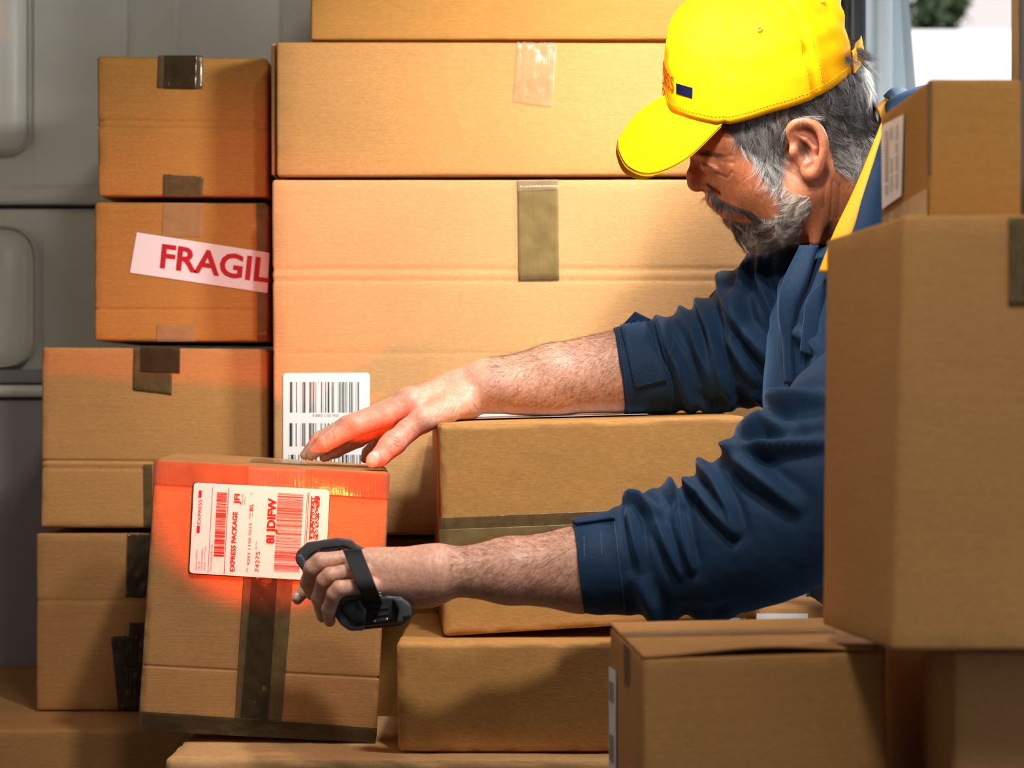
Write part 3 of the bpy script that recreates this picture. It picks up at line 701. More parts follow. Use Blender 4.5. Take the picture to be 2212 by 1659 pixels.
# plain trunk and legs inside the clothes (one coarse solid)
tb = Field((.2, 2.15, -.68), (1.25, 2.72, .16), .012)
tb.add(ell(P(2010, 780, YC), (.09, .08, .11), 35), 0)
tb.add(cone(P(1950, 540, YC), .05, P(2150, 900, YC), .09), .03)
tb.add(cone(P(2150, 900, YC), .09, (.78, YC, -.16), .10), .03)
tb.add(chain([(P(1960, 790, 2.32), .03), (P(1900, 950, 2.23), .03), (P(1700, 1150, 2.20), .04), (P(1385, 1228, YN), .040)]), .03)
tb.add(chain([(P(1900, 700, 2.50), .045), (P(1680, 740, 2.52), .045), (P(1470, 800, YA), .047)]), .03)
for s_ in (-1, 1): tb.add(chain([((.78, YC+s_*.09, -.2), .075), ((.56, YC+s_*.11, FLOOR+.085), .055), ((.98, YC+s_*.1, FLOOR+.06), .045), ((1.06, YC+s_*.1, FLOOR+.05), .04)]), .03)
Vt, Qt = tb.nets()

offs = np.cumsum([0, len(Vh), len(Va), len(Vn)])
Vb_ = np.concatenate([Vh, Va, Vn, Vt]); Qb_ = np.concatenate([Qh, Qa+offs[1], Qn+offs[2], Qt+offs[3]])
NB = vnorm(Vb_, Qb_)
X, Y = px(Vb_)
isH = np.zeros(len(Vb_), bool); isH[:offs[1]] = True
isA = np.zeros(len(Vb_), bool); isA[offs[1]:offs[2]] = True
isN = np.zeros(len(Vb_), bool); isN[offs[2]:offs[3]] = True
skin = np.array([.66, .36, .255]); Cc = np.tile(skin, (len(Vb_), 1))
def tint(mask, col):
    global Cc
    m = np.clip(mask, 0, 1)[:, None]; Cc = Cc*(1-m)+np.array(col)*m
nzc = Nz(14, 140, 3)(Vb_); nzd = Nz(14, 420, 4)(Vb_)
face = np.array([.56, .20, .085])
tint(isH*1.0, face)
for a in ((1510, 395, 30), (1600, 385, 50)): tint(isH*.45*G2(X, Y, *a), (.52, .13, .05))
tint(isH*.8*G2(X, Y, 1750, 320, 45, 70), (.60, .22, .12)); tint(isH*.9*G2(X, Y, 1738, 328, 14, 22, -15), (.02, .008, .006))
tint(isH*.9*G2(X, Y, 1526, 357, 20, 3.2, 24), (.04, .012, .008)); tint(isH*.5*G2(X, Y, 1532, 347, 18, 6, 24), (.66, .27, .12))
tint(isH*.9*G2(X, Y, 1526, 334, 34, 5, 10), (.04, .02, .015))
tint(isH*.8*G2(X, Y, 1590, 455, 16, 6, 18), (.42, .11, .09)); tint(isH*.8*G2(X, Y, 1588, 468, 12, 6, 18), (.42, .11, .09))
hair_poly = [(1560, 262), (1600, 320), (1632, 348), (1650, 392), (1678, 408), (1692, 380), (1694, 300), (1704, 262), (1745, 252), (1778, 278), (1795, 330), (1805, 372), (1850, 385), (1880, 360), (1960, 260), (1960, -50), (1400, -50), (1400, 240)]
beard_poly = [(1650, 385), (1690, 392), (1706, 415), (1752, 425), (1757, 450), (1735, 480), (1722, 545), (1600, 560), (1550, 470), (1572, 474), (1600, 479), (1625, 478), (1640, 470), (1668, 470), (1692, 448), (1690, 425), (1665, 410)]
mous_poly = [(1527, 412), (1540, 408), (1556, 430), (1590, 446), (1622, 458), (1640, 470), (1622, 474), (1604, 460), (1575, 452), (1545, 442)]
hm = isH & in_poly(X, Y, hair_poly); bmk = isH & in_poly(X, Y, beard_poly); mm = isH & in_poly(X, Y, mous_poly) & (Y > 405)
ear = (X > 1698) & (X < 1792) & (Y > 258) & (Y < 390) & (np.abs(Vb_[:, 1]-YC) > .0735); hm &= ~ear; bmk &= ~ear
tint(hm*1.0, (.06, .05, .045)); tint(bmk*.6, (.34, .20, .14)); tint(mm*.7, (.10, .06, .045))
Cc *= (1+.10*nzc+.06*nzd)[:, None]
tint(isA*.6*G2(X, Y, 807, 994, 15, 17, 25)*(Vb_[:, 1] < 2.425), (.85, .58, .48))
tint(isN*.6*G2(X, Y, 641, 1286, 8, 12, 25)*(Vb_[:, 1] < 2.218), (.8, .55, .48))
for (x, y, r) in ((858, 950, 12), (705, 1250, 10), (722, 1275, 10), (764, 920, 12)): tint((isA | isN)*.35*G2(X, Y, x, y, r), (.62, .2, .13))
Cc = np.clip(Cc, 0, 1)
# wrinkles of the skin: shallow creases
def crease(sel, pts, wd, dep):
    d, t = seg_dist(X, Y, pts); m = sel & (NB[:, 1] < .1); global Vb_
    Vb_ = Vb_-NB*((np.exp(-(d/wd)**2)*dep)*m)[:, None]
for pts in ([(946, 1195), (952, 1240), (944, 1285)], [(930, 1205), (936, 1245), (928, 1285)], [(960, 1205), (966, 1240), (960, 1275)]): crease(isN, pts, 1.8, .0004)
for k in range(5): crease(isA, [(985-k*7, 845+k*2), (992-k*8, 868), (980-k*11, 892)], 2.2, .0008)
for pts in ([(1020, 868), (1030, 886)], [(845, 950), (862, 958)], [(842, 944), (858, 948)], [(848, 957), (858, 966)], [(716, 930), (722, 958)], [(700, 945), (708, 972)]): crease(isA, pts, 1.8, .0008)
for pts in ([(1548, 375), (1570, 385), (1580, 372)], [(1562, 340), (1580, 335)], [(1562, 350), (1584, 352)], [(1800, 390), (1795, 470)], [(1815, 400), (1812, 470)], [(1785, 395), (1780, 450)]): crease(isH, pts, 3, .0012)
SKN, nt, b = mat('skin', (.6, .3, .2), .48, Subsurface_Weight=.12, Subsurface_Scale=.006)
at = N(nt, 'ShaderNodeVertexColor'); at.layer_name = 'Col'
n1 = noise_tex(nt, 260, detail=5); r_ = ramp(nt, n1.outputs[0], [(.32, (.82, .72, .68)), (.66, (1.1, 1.08, 1.08))])
nt.links.new(mixc(nt, 'MULTIPLY', .8, at.outputs[0], r_.outputs[0]), b.inputs['Base Color'])
n2 = noise_tex(nt, 700, detail=3); p_ = bump(nt, b, n1.outputs[0], .35, .0007); bump(nt, b, n2.outputs[0], .3, .0004, p_)
b.inputs['Subsurface Radius'].default_value = (1, .35, .15)
body = mesh_np('body', Vb_, Qb_, SKN, man, colors=Cc)

# ------------------------------------------------------------------ hairs as fine tapering strands
def strands(name, roots, nrms, dirs, length, curve, rad, col, mat_, parent, nseg=4, seed=0, droop=0, kind=None, clumps=0):
    r = np.random.default_rng(seed); n = len(roots); dirs = dirs+r.normal(size=dirs.shape)*curve
    dirs -= nrms*(dirs*nrms).sum(1, keepdims=True)*.9; dirs /= np.linalg.norm(dirs, axis=1, keepdims=True)
    L = length*r.uniform(.6, 1.15, n) if np.isscalar(length) else length
    side = np.cross(dirs, nrms); side /= np.maximum(np.linalg.norm(side, axis=1, keepdims=True), 1e-9); up = np.cross(side, dirs)
    V, C = [], []; ph = r.normal(size=(n, 1))*.35; lift = r.uniform(.12, .42, (n, 1))
    if clumps:
        ci = r.choice(n, clumps); cc = roots[ci]; own = np.empty(n, int)
        for a in range(0, n, 1000): own[a:a+1000] = ((roots[a:a+1000, None]-cc[None])**2).sum(2).argmin(1)
        cd_ = cc[own]-roots; ctw = r.normal(size=(clumps, 1))[own]*.5; dirs = dirs*.35+dirs[ci][own]*.65; lift = lift*.5+lift[ci][own]*.5; ph = ph*.3+ctw
        col = np.clip(col*(1+.38*r.normal(size=(clumps, 1))[own]), 0, 1)
    for k in range(nseg):
        t = k/(nseg-1); c = roots+dirs*(L*t)[:, None]+nrms*(lift*(L[:, None])*(t-.55*t*t))+side*ph*(L[:, None])*t*t
        if clumps: c = c+cd_*(.75*t)
        c = c+np.array([0, 0, -1])*droop*(L[:, None])*t*t; rr = rad*(1-.85*t)
        for a in (0, 2.094, 4.189): V.append(c+side*math.cos(a)*rr+up*math.sin(a)*rr); C.append(col*(1-.0*t))
    V = np.stack(V, 1).reshape(-1, 3); C = np.stack(C, 1).reshape(-1, 3); nv = 3*nseg; Q = []
    for k in range(nseg-1):
        for a in range(3): Q.append([k*3+a, k*3+(a+1) % 3, (k+1)*3+(a+1) % 3, (k+1)*3+a])
    Q = (np.array(Q)[None]+(np.arange(n)*nv)[:, None, None]).reshape(-1, 4)
    o = mesh_np(name, V, Q, mat_, parent, colors=np.clip(C, 0, 1))
    if kind: o['kind'] = kind
    return o
HAIR, nt, b = mat('hair_fibre', (.1, .1, .1), .38); at = N(nt, 'ShaderNodeVertexColor'); at.layer_name = 'Col'; nt.links.new(at.outputs[0], b.inputs['Base Color'])
def pick(mask, n, seed):
    idx = np.flatnonzero(mask); r = np.random.default_rng(seed); i = r.choice(idx, n); return i, r
def dirpx(dx, dy, lat=0): v = np.array([dx, 0, -dy], float); v /= np.linalg.norm(v); return v
# scalp: combed back and down
rimx = np.array([1400, 1560, 1650, 1740, 1830, 1862, 1960]); rimy = np.array([240, 258, 240, 208, 155, 115, 60])
vis = hm & (Y > 135) & (Y > np.interp(X, rimx, rimy)-14) & (NB[:, 1] < .5)
i, r = pick(vis, 11000, 1)
side = X[i]; gx = np.where(X[i] < 1700, .15, .9); gy = np.where(X[i] < 1700, 1.0, .75)
gx = np.where(X[i] > 1840, .35, gx); D = np.stack([gx, np.zeros(len(i)), -gy], 1)
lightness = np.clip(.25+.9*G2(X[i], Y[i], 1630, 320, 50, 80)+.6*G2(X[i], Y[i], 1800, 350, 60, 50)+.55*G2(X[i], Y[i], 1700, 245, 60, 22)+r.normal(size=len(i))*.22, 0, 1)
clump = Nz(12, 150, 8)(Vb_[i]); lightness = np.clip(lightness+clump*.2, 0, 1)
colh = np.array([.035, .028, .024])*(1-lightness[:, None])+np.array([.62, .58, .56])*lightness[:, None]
D[:, 0] += clump*.25; D[:, 2] += Nz(12, 170, 9)(Vb_[i])*.25
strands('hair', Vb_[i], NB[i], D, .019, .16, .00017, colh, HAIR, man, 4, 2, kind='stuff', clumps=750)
# tuft through the cap opening
m_ = hm & (X > 1765) & (Y < 130) & (Y > 40) & (NB[:, 1] < .8); i, r = pick(m_, 2600, 3)
D = np.tile([.95, 0, .22], (len(i), 1)); li = np.clip(r.normal(size=len(i))*.2+.12, 0, 1)[:, None]
strands('hair_tuft', Vb_[i], NB[i], D, .034, .2, .00018, np.array([.04, .028, .02])*(1-li)+.4*li, HAIR, man, 4, 4, droop=.0, kind='stuff', clumps=60)
i, r = pick(bmk & (NB[:, 1] < .6), 8000, 5)
D = np.tile([-.35, 0, -1.0], (len(i), 1)); D[X[i] > 1690] = [-.75, 0, -.6]
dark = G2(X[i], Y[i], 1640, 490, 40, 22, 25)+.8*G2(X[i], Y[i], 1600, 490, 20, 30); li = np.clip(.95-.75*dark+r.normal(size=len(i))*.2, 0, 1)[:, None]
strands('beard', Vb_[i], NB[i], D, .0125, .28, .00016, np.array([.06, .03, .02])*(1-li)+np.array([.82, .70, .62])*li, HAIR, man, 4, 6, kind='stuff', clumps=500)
i, r = pick(mm, 1300, 7); li = np.clip(.12+r.normal(size=len(i))*.15, 0, 1)[:, None]
D = np.tile([.0, 0, -1.0], (len(i), 1)); D[X[i] > 1570] = [.7, 0, -.7]
strands('moustache', Vb_[i], NB[i], D, .012, .22, .00018, np.array([.05, .025, .015])*(1-li)+.5*li, HAIR, man, 4, 8, droop=.3, kind='stuff', clumps=90)
m_ = isH & (G2(X, Y, 1524, 330, 34, 6, 8) > .4); i, r = pick(m_, 260, 9)
strands('eyebrow', Vb_[i], NB[i], np.tile([.8, 0, -.3], (len(i), 1)), .006, .2, .00012, np.tile([.05, .03, .02], (len(i), 1)), HAIR, man, 3, 10, kind='stuff')
m_ = (isA & (X > 1060) & (X < 1370)) | (isN & (X > 975) & (X < 1262)) ; m_ &= (NB[:, 1] < .6) & (NB[:, 2] > -.7)
i, r = pick(m_, 4000, 11); D = np.tile([-1, 0, -.55], (len(i), 1)); D[isA[i]] = [-.7, 0, -.5]
D[NB[i, 2] > .5] = [-1, -.3, .5]
strands('arm_hair', Vb_[i], NB[i], D, .012, .35, .00009, np.tile([.12, .05, .025], (len(i), 1))*r.uniform(.5, 1.8, (len(i), 1)), HAIR, man, 4, 12, kind='stuff')

# ------------------------------------------------------------------ cap
CAPM, nt, b = mat('yellow_twill', (.82, .35, .0), .75, Specular_IOR_Level=.08); tw = N(nt, 'ShaderNodeTexWave'); tw.inputs['Scale'].default_value = 420
tc = N(nt, 'ShaderNodeTexCoord'); nt.links.new(tc.outputs['Object'], tw.inputs[0]); nz_ = noise_tex(nt, 40, detail=4)
bump(nt, b, nz_.outputs[0], .35, .002, bump(nt, b, tw.outputs[0], .12, .0003))
THR, _, _ = mat('yellow_thread', (.85, .48, .0), .6)
RT = [0, .08, .16, .3, .5, .68, .82, .93, 1]
RX = [1437, 1447, 1476, 1558, 1660, 1760, 1828, 1856, 1864]; RY = [205, 238, 252, 268, 246, 208, 168, 138, 120]; RD = [0, 62, 104, 142, 158, 148, 112, 58, 0]
def rimpt(u):                                            # u in [0,2): 0 front, 1 back ; near side u<1
    s_ = 1 if u <= 1 else -1; t = u if u <= 1 else 2-u
    p = H3(sm(RX, RT, t), sm(RY, RT, t), sm(RD, RT, t)).copy()
    if s_ < 0: p[1] = 2*YC-p[1]
    return p
capC = H3(1652, 188); capT = H3(1630, -30)-capC
nzcap = Nz(12, 38, 21); nzcap2 = Nz(10, 110, 22)
def cap_pt(u, v, off=0):
    t = u if u <= 1 else 2-u; e = .46+.46*t; a = v*math.pi/2; R = rimpt(u)-capC
    p = capC+R*(math.cos(a)**e if v < 1 else 0)+capT*(math.sin(a)**.84)
    d = p-(capC+capT*.25); d /= np.linalg.norm(d); w_ = math.sin(math.pi*min(v*1.0+.12, 1))
    bk_ = .35+1.1*t
    s_ = 0
    for c_ in (.31, .68, 1.0):
        dd = min(abs(t-c_), 1)*.45*(1-.6*v); s_ -= .0012*math.exp(-(dd/.006)**2)-.0011*math.exp(-((dd-.012)/.009)**2)
    return p+d*(off+(nzcap(p[None])[0]*.0050*bk_+nzcap2(p[None])[0]*.0026*bk_)*w_+s_)
nu, nv = 240, 56
us = np.linspace(0, 2, nu+1)[:-1]; vs = np.linspace(0, 1, nv)
us = us+np.sin((us-1)*math.pi)*.06                       # closer columns near the back opening
def v0(u): return .02+.38*math.sqrt(max(0, 1-((u-1)/.13)**2)) if abs(u-1) < .13 else 0
V = np.array([[cap_pt(u, v0(u)+(1-v0(u))*v) for v in vs] for u in us]); Vi = np.array([[cap_pt(u, v0(u)+(1-v0(u))*v, -.0018) for v in vs] for u in us])
def hole(i, j): return False
Q = []; n0 = nu*nv
keep = [[not hole(i, j) for j in range(nv-1)] for i in range(nu)]
for i in range(nu):
    i2 = (i+1) % nu
    for j in range(nv-1):
        if not keep[i][j]: continue
        q = [i*nv+j, i2*nv+j, i2*nv+j+1, i*nv+j+1]; Q += [q, [a+n0 for a in q[::-1]]]
        if j == 0: Q.append([i*nv, i*nv+n0, i2*nv+n0, i2*nv])
        elif not keep[i][j-1]: Q.append([q[0], q[0]+n0, q[1]+n0, q[1]])
        if j+1 < nv-1 and not keep[i][j+1]: Q.append([q[3], q[2], q[2]+n0, q[3]+n0])
        if not keep[i2][j]: Q.append([q[1], q[1]+n0, q[2]+n0, q[2]])
        if not keep[i-1][j]: Q.append([q[3], q[3]+n0, q[0]+n0, q[0]])
cap = mesh_np('cap', np.concatenate([V.reshape(-1, 3), Vi.reshape(-1, 3)]), Q, CAPM, man)
# strap across the opening
V = []; 
for u in np.linspace(.86, 1.14, 24):
    for v, o_ in ((.0, .002), (.0, .0035), (.095, .0035), (.095, .002)): V.append(cap_pt(u, v, o_))
mesh_np('cap_strap', np.array(V), grid_faces(24, 4, wrap=True), CAPM, cap)
# brim
NBm, MB_ = 49, 22
A = np.linspace(-1, 1, NBm); V = []
OX = [1335, 1338, 1362, 1418, 1492, 1560]; OY = [300, 326, 362, 372, 334, 268]; OD = [0, 46, 88, 120, 138, 142]; OT = [0, .22, .45, .68, .86, 1]
for lay in (0, -.0032):
    for a in A:
        t = abs(a); I = rimpt(.30*t); O = H3(sm(OX, OT, t), sm(OY, OT, t), sm(OD, OT, t)).copy(); I = I.copy()
        for k in range(MB_):
            s_ = k/(MB_-1); p = I*(1-s_)+O*s_; bul = math.sin(s_*math.pi)*.007*(1-t*t); p = p+np.array([-.35*bul, 0, .9*bul])+np.array([0, 0, 1])*.00035*math.sin(s_*44)*(1-t**4)*(s_ > .12)
            p = p+np.array([.3, 0, .95])*lay
            if a < 0: p[1] = 2*YC-p[1]; p = p+np.array([0, 0, .016])*t*math.sin(s_*math.pi*.75)
            V.append(p)
V = np.array(V); nb = NBm*MB_; Q = grid_faces(NBm, MB_).tolist()+grid_faces(NBm, MB_, flip=True, off=nb).tolist()
for i in range(NBm-1): Q.append([i*MB_+MB_-1, (i+1)*MB_+MB_-1, nb+(i+1)*MB_+MB_-1, nb+i*MB_+MB_-1][::-1])
mesh_np('brim', V, Q, CAPM, cap)
# stitches, eyelets, print on the cap
def tube(pts, r, n=6):
    pts = [np.array(p) for p in pts]; V = []; k = len(pts)
    for i, p in enumerate(pts):
        t = pts[min(i+1, k-1)]-pts[max(i-1, 0)]; t = t/np.linalg.norm(t); a = np.cross(t, [.3, .2, .9]); a /= np.linalg.norm(a); b_ = np.cross(t, a)
        for j in range(n): an = 6.283*j/n; V.append(p+(a*math.cos(an)+b_*math.sin(an))*r)
    return np.array(V), grid_faces(k, n, wrap=True)
def joined(name, parts, m, parent):
    V, Q, off = [], [], 0
    for v, q in parts: V.append(v); Q.append(np.asarray(q)+off); off += len(v)
    return mesh_np(name, np.concatenate(V), np.concatenate(Q), m, parent)
st_ = []
for c_ in (.285, .335, .655, .705):
    for k in range(44):
        v0 = .03+k*.021; st_.append(tube([cap_pt(c_, v0, .0005), cap_pt(c_, v0+.013, .0005)], .0003, 4))
for k in range(150):
    u = k/75; st_.append(tube([cap_pt(u, .03, .0005), cap_pt(u+.008, .03, .0005)], .0003, 4))
joined('stitching', st_, THR, cap)['kind'] = 'stuff'
for (u, v) in ((.50, .50), (.84, .50), (1.5, .5)):
    pc = cap_pt(u, v, .0012); e1 = cap_pt(u+.02, v, .0012)-pc; e1 /= np.linalg.norm(e1); e2 = cap_pt(u, v+.02, .0012)-pc; e2 /= np.linalg.norm(e2)
    ring = [pc+(e1*math.cos(a)+e2*math.sin(a))*.0026 for a in np.linspace(0, 6.283, 17)]
    v_, q_ = tube(ring, .0009, 6); mesh_np('eyelet', v_, q_, THR, cap)
NAVYP = mat('navy_print', (.001, .002, .022), .8, Specular_IOR_Level=.1)[0]
def cap_strip(name, u0, u1, v0, v1, m, n=10, slant=0):
    V = [cap_pt(u0+(u1-u0)*i/(n-1), v0+(v1-v0)*j/3+slant*i/(n-1), .001) for i in range(n) for j in range(4)]; return mesh_np(name, np.array(V), grid_faces(n, 4), m, cap)
CAPCH = lambda: None
def wrapu(x): return x % 2
tv, tf = text_mesh('EXPRESS', .01); wd = tv[:, 0].max()
u_a, u_b = -.105, .118
V = [cap_pt(wrapu(u_a+(u_b-u_a)*x/wd), .100+.085*y/CAP+.0*x, .0012) for x, y in tv[:, :2]]
mesh_np('lettering', np.array(V), tf, mat('cap_red_print', (.40, .012, .0), .8, Specular_IOR_Level=.1)[0], cap, smooth=False)
cap_strip('printed_bar', .130, .205, .098, .155, NAVYP)
cap_strip('printed_bar', 1.815, 1.87, .098, .155, NAVYP)

# ------------------------------------------------------------------ jacket
NAVY, nt, b = mat('navy_twill', (.008, .026, .06), .72, Sheen_Weight=.22, Sheen_Roughness=.45, Specular_IOR_Level=.22)
b.inputs['Sheen Tint'].default_value = (.25, .5, .9, 1)
wv = noise_tex(nt, 900, (1, 1, 1), 2); n3 = noise_tex(nt, 45, (1, 1, 1), 4)
rr_ = ramp(nt, wv.outputs[0], [(.3, (.006, .021, .052)), (.7, (.011, .038, .088))]); nt.links.new(rr_.outputs[0], b.inputs['Base Color'])
bump(nt, b, n3.outputs[0], .3, .0025, bump(nt, b, wv.outputs[0], .2, .0004))
def fold_disp(V, Nm, ridges, extra=None):
    X, Y = px(V); d = np.zeros(len(V))
    for pts, wd, h in ridges:
        dist, t = seg_dist(X, Y, pts); taper = np.clip(np.sin(np.pi*np.clip(.12+t*.76, 0, 1)), .0, 1)
        d += 1.45*h*taper*np.exp(-(dist/(wd*.85))**2)-.45*h*taper*np.exp(-((dist-wd*1.7)/(wd*.8))**2)
    return V+Nm*(d*(Nm[:, 1] < .35))[:, None]
def sleeve(name, st, ridges, seed, parent, wr=.002, inner=True, nst=260, nth=150, mt=None):
    ts = np.arange(len(st)); T = np.linspace(0, len(st)-1, nst); cols = np.array(st, float)
    f = [sm(cols[:, k], ts, T) for k in range(6)]      # xt,yt,xb,yb,Y,dr
    V = []; th = np.linspace(0, 2*math.pi, nth+1)[:-1]
    for i in range(nst):
        a = P(f[0][i], f[1][i], f[4][i]); b_ = P(f[2][i], f[3][i], f[4][i]); c = (a+b_)/2; h = (a-b_)/2
        V.append(c+np.outer(np.cos(th), h)+np.outer(np.sin(th), np.array([0, -f[5][i], 0])))
    if inner:
        c = V[0].mean(0); V = [c+(V[min(k, 12)]-V[min(k, 12)].mean(0))*.95+(V[min(k, 12)].mean(0)-c) for k in (12, 8, 4, 0)]+[c+(V[0]-c)*.975]+V
    e_ = V[-1]; ce = e_.mean(0); V = V+[ce+(e_-ce)*k_ for k_ in (.9, .6, .3, .02)]
    V = np.array(V).reshape(-1, 3); n_all = len(V)//nth
    Q = grid_faces(n_all, nth, wrap=True)
    Nm = vnorm(V, Q); cen = V.reshape(n_all, nth, 3).mean(1).repeat(nth, 0)
    if ((V-cen)*Nm).sum() < 0: Q = Q[:, ::-1].copy(); Nm = -Nm
    live = np.ones(len(V));
    if inner: live[:5*nth] = 0; Nm[:5*nth] *= 0
    V = fold_disp(V, Nm, ridges); V = V+Nm*((Nz(12, 60, seed)(V)*wr+Nz(14, 170, seed+1)(V)*wr*.35)*live)[:, None]
    return mesh_np(name, V, Q, mt or NAVY, parent), V, Q
# trunk of the jacket
jf = Field((.24, 2.12, -.36), (1.02, 2.74, .36), .0045)
jf.add(ell(P(1935, 770, YC), (.135, .155, .175), 30), 0)
jf.add(cone(P(1930, 680, YC), .11, (.74, YC, -.12), .17), .05)
jf.add(chain([(P(1840, 650, 2.52), .07), (P(1750, 680, 2.53), .068)]), .04)
jf.add(chain([(P(1925, 700, 2.34), .07), (P(1970, 830, 2.27), .088), (P(1965, 950, 2.22), .086)]), .05)
jf.add(chain([(P(2010, 320, 2.42), .07), (P(2080, 520, 2.42), .12)]), .05)
jf.cut(cone(H3(1740, 300), 118*sk, H3(1900, 400), 140*sk), .01)
jf.cut(cone(H3(1640, 430, 60), 105*sk, H3(1790, 430, 60), 105*sk), .01)
Vj, Qj = jf.nets(); Nj = vnorm(Vj, Qj)
Vj = fold_disp(Vj, Nj, [([(1700, 560), (1695, 640), (1700, 760)], 12, .004), ([(1760, 560), (1730, 700), (1700, 850)], 14, .004), ([(1650, 560), (1672, 690)], 12, .004), ([(1700, 700), (1775, 760)], 14, .004)])
Vj = Vj+Nj*(Nz(14, 40, 31)(Vj)*.004)[:, None]
jacket = mesh_np('jacket', Vj, Qj, NAVY, man)
far_st = [(1326, 709, 1349, 893, 2.53, .052), (1345, 704, 1368, 895, 2.53, .054), (1408, 694, 1450, 893, 2.53, .057), (1440, 682, 1475, 890, 2.53, .060), (1480, 668, 1505, 892, 2.53, .064),
          (1515, 648, 1550, 890, 2.525, .068), (1545, 618, 1598, 886, 2.52, .072), (1572, 588, 1640, 884, 2.515, .076), (1606, 558, 1700, 872, 2.51, .08), (1650, 526, 1760, 868, 2.505, .08), (1720, 515, 1830, 860, 2.50, .08), (1800, 560, 1880, 850, 2.49, .07)]
fr = [([(1420, 690), (1436, 736), (1467, 797), (1493, 888)], 13, .010), ([(1467, 662), (1497, 716), (1524, 787), (1545, 850)], 13, .010), ([(1504, 645), (1537, 716), (1551, 797), (1580, 870)], 14, .010),
      ([(1561, 588), (1568, 635), (1598, 702), (1680, 795)], 17, .012), ([(1632, 544), (1612, 590), (1595, 635), (1600, 690)], 14, .010), ([(1649, 544), (1639, 601), (1672, 689)], 11, .009), ([(1560, 650), (1580, 740), (1640, 840)], 14, .008),
      ([(1500, 870), (1540, 888), (1580, 872)], 11, .006), ([(1600, 830), (1650, 868), (1700, 850)], 12, .006)]
sl1, Vs1, Qs1 = sleeve('sleeve', far_st, fr, 41, jacket, .0016)
near_st = [(1238, 1127, 1262, 1325, 2.20, .052), (1262, 1118, 1290, 1326, 2.20, .055), (1302, 1112, 1335, 1325, 2.20, .058), (1336, 1088, 1385, 1334, 2.20, .061), (1365, 1066, 1425, 1337, 2.20, .064), (1420, 1052, 1480, 1330, 2.20, .068),
           (1470, 1044, 1545, 1333, 2.20, .074), (1508, 1008, 1610, 1322, 2.195, .08), (1556, 980, 1690, 1298, 2.19, .085), (1586, 930, 1780, 1262, 2.19, .09), (1650, 872, 1870, 1200, 2.19, .095), (1740, 800, 1960, 1120, 2.20, .10), (1830, 720, 2030, 1010, 2.22, .10)]
nr = [([(1352, 1072), (1385, 1085), (1414, 1104)], 13, .010), ([(1359, 1090), (1372, 1159), (1383, 1224)], 12, .008), ([(1441, 1046), (1455, 1062), (1470, 1085)], 12, .010), ([(1465, 1097), (1479, 1176), (1492, 1226)], 12, .009),
      ([(1482, 1042), (1523, 1070), (1555, 1115), (1580, 1150)], 13, .012), ([(1510, 996), (1551, 1056), (1575, 1100), (1592, 1146)], 13, .012), ([(1572, 963), (1626, 1022), (1716, 1090)], 20, .012),
      ([(1580, 968), (1678, 967), (1790, 955)], 15, .012), ([(1655, 860), (1695, 867), (1790, 858)], 16, .012), ([(1600, 930), (1650, 905), (1700, 935)], 18, .008), ([(1380, 1250), (1420, 1345), (1460, 1340)], 18, .008), ([(1500, 1330), (1540, 1345), (1580, 1335)], 14, .006), ([(1410, 1110), (1440, 1180), (1470, 1240)], 12, .007)]
sl2, Vs2, Qs2 = sleeve('sleeve', near_st, nr, 51, jacket, .0018)
B1v, B2v, BNv = bvh_of(Vs1, Qs1), bvh_of(Vs2, Qs2), bvh_of(Vn, Qn)
def cast(bvh, x, y, off, fb):
    d = Vector(((x-CX)/F, 1, -(y-CY)/F)); L_ = d.length; h = bvh.ray_cast(Vector((0, 0, 0)), d/L_)
    if h[0] is None: return P(x, y, fb), np.array([0, -1., 0])
    n_ = np.array(h[1]); n_ = n_ if n_[1] < 0 else -n_
    return np.array(h[0])+n_*off, n_
def drape(name, bvh, quad, fb, m, parent, n=(20, 20), off=.003, th=.0018, tip=None, sm_=False):
    TL, TR, BR, BL = [np.array(q, float) for q in quad]; V, W = [], []
    for i in range(n[0]):
        for j in range(n[1]):
            u, v = i/(n[0]-1), j/(n[1]-1); top = TL*(1-u)+TR*u
            if tip is not None: top = top+np.array(tip)*(1-abs(2*u-1))
            q = top*(1-v)+(BL*(1-u)+BR*u)*v; p, nn = cast(bvh, q[0], q[1], off, fb); V.append(p); W.append(p-nn*th)
    if sm_:
        A_ = np.array(V).reshape(n[0], n[1], 3); D_ = A_[:, :, 1].copy()
        q_ = np.linspace(0, 1, n[1]); mn_ = D_.min(0); fit = np.polyval(np.polyfit(q_, mn_, 3), q_); fit -= max(0, (fit-mn_).max()); Dm = np.tile(fit, (n[0], 1))
        A_ = np.array([[P(*((TL*(1-u)+TR*u)*(1-v)+(BL*(1-u)+BR*u)*v), 1) for v in np.linspace(0, 1, n[1])] for u in np.linspace(0, 1, n[0])]); A_ = A_*Dm[:, :, None]; V = list(A_.reshape(-1, 3)); W = [v+np.array([0, th, 0]) for v in V]
    n0, n1 = n; idx = list(range(0, n1))+[n1*k+n1-1 for k in range(1, n0)]+[n1*(n0-1)+k for k in range(n1-2, -1, -1)]+[n1*k for k in range(n0-2, 0, -1)]; nv = len(V)
    Q = grid_faces(n0, n1).tolist()+grid_faces(n0, n1, flip=True, off=nv).tolist()+[[idx[k], idx[(k+1) % len(idx)], idx[(k+1) % len(idx)]+nv, idx[k]+nv] for k in range(len(idx))]
    return mesh_np(name, np.array(V+W), Q, m, parent)
tab = drape('cuff_tab', B1v, [(1341, 706), (1413, 693), (1438, 822), (1372, 837)], 2.52, NAVY, jacket, tip=(-5, -27), off=.0035, th=.003, n=(21, 30))
STI = mat('navy_thread', (.03, .08, .17), .6)[0]
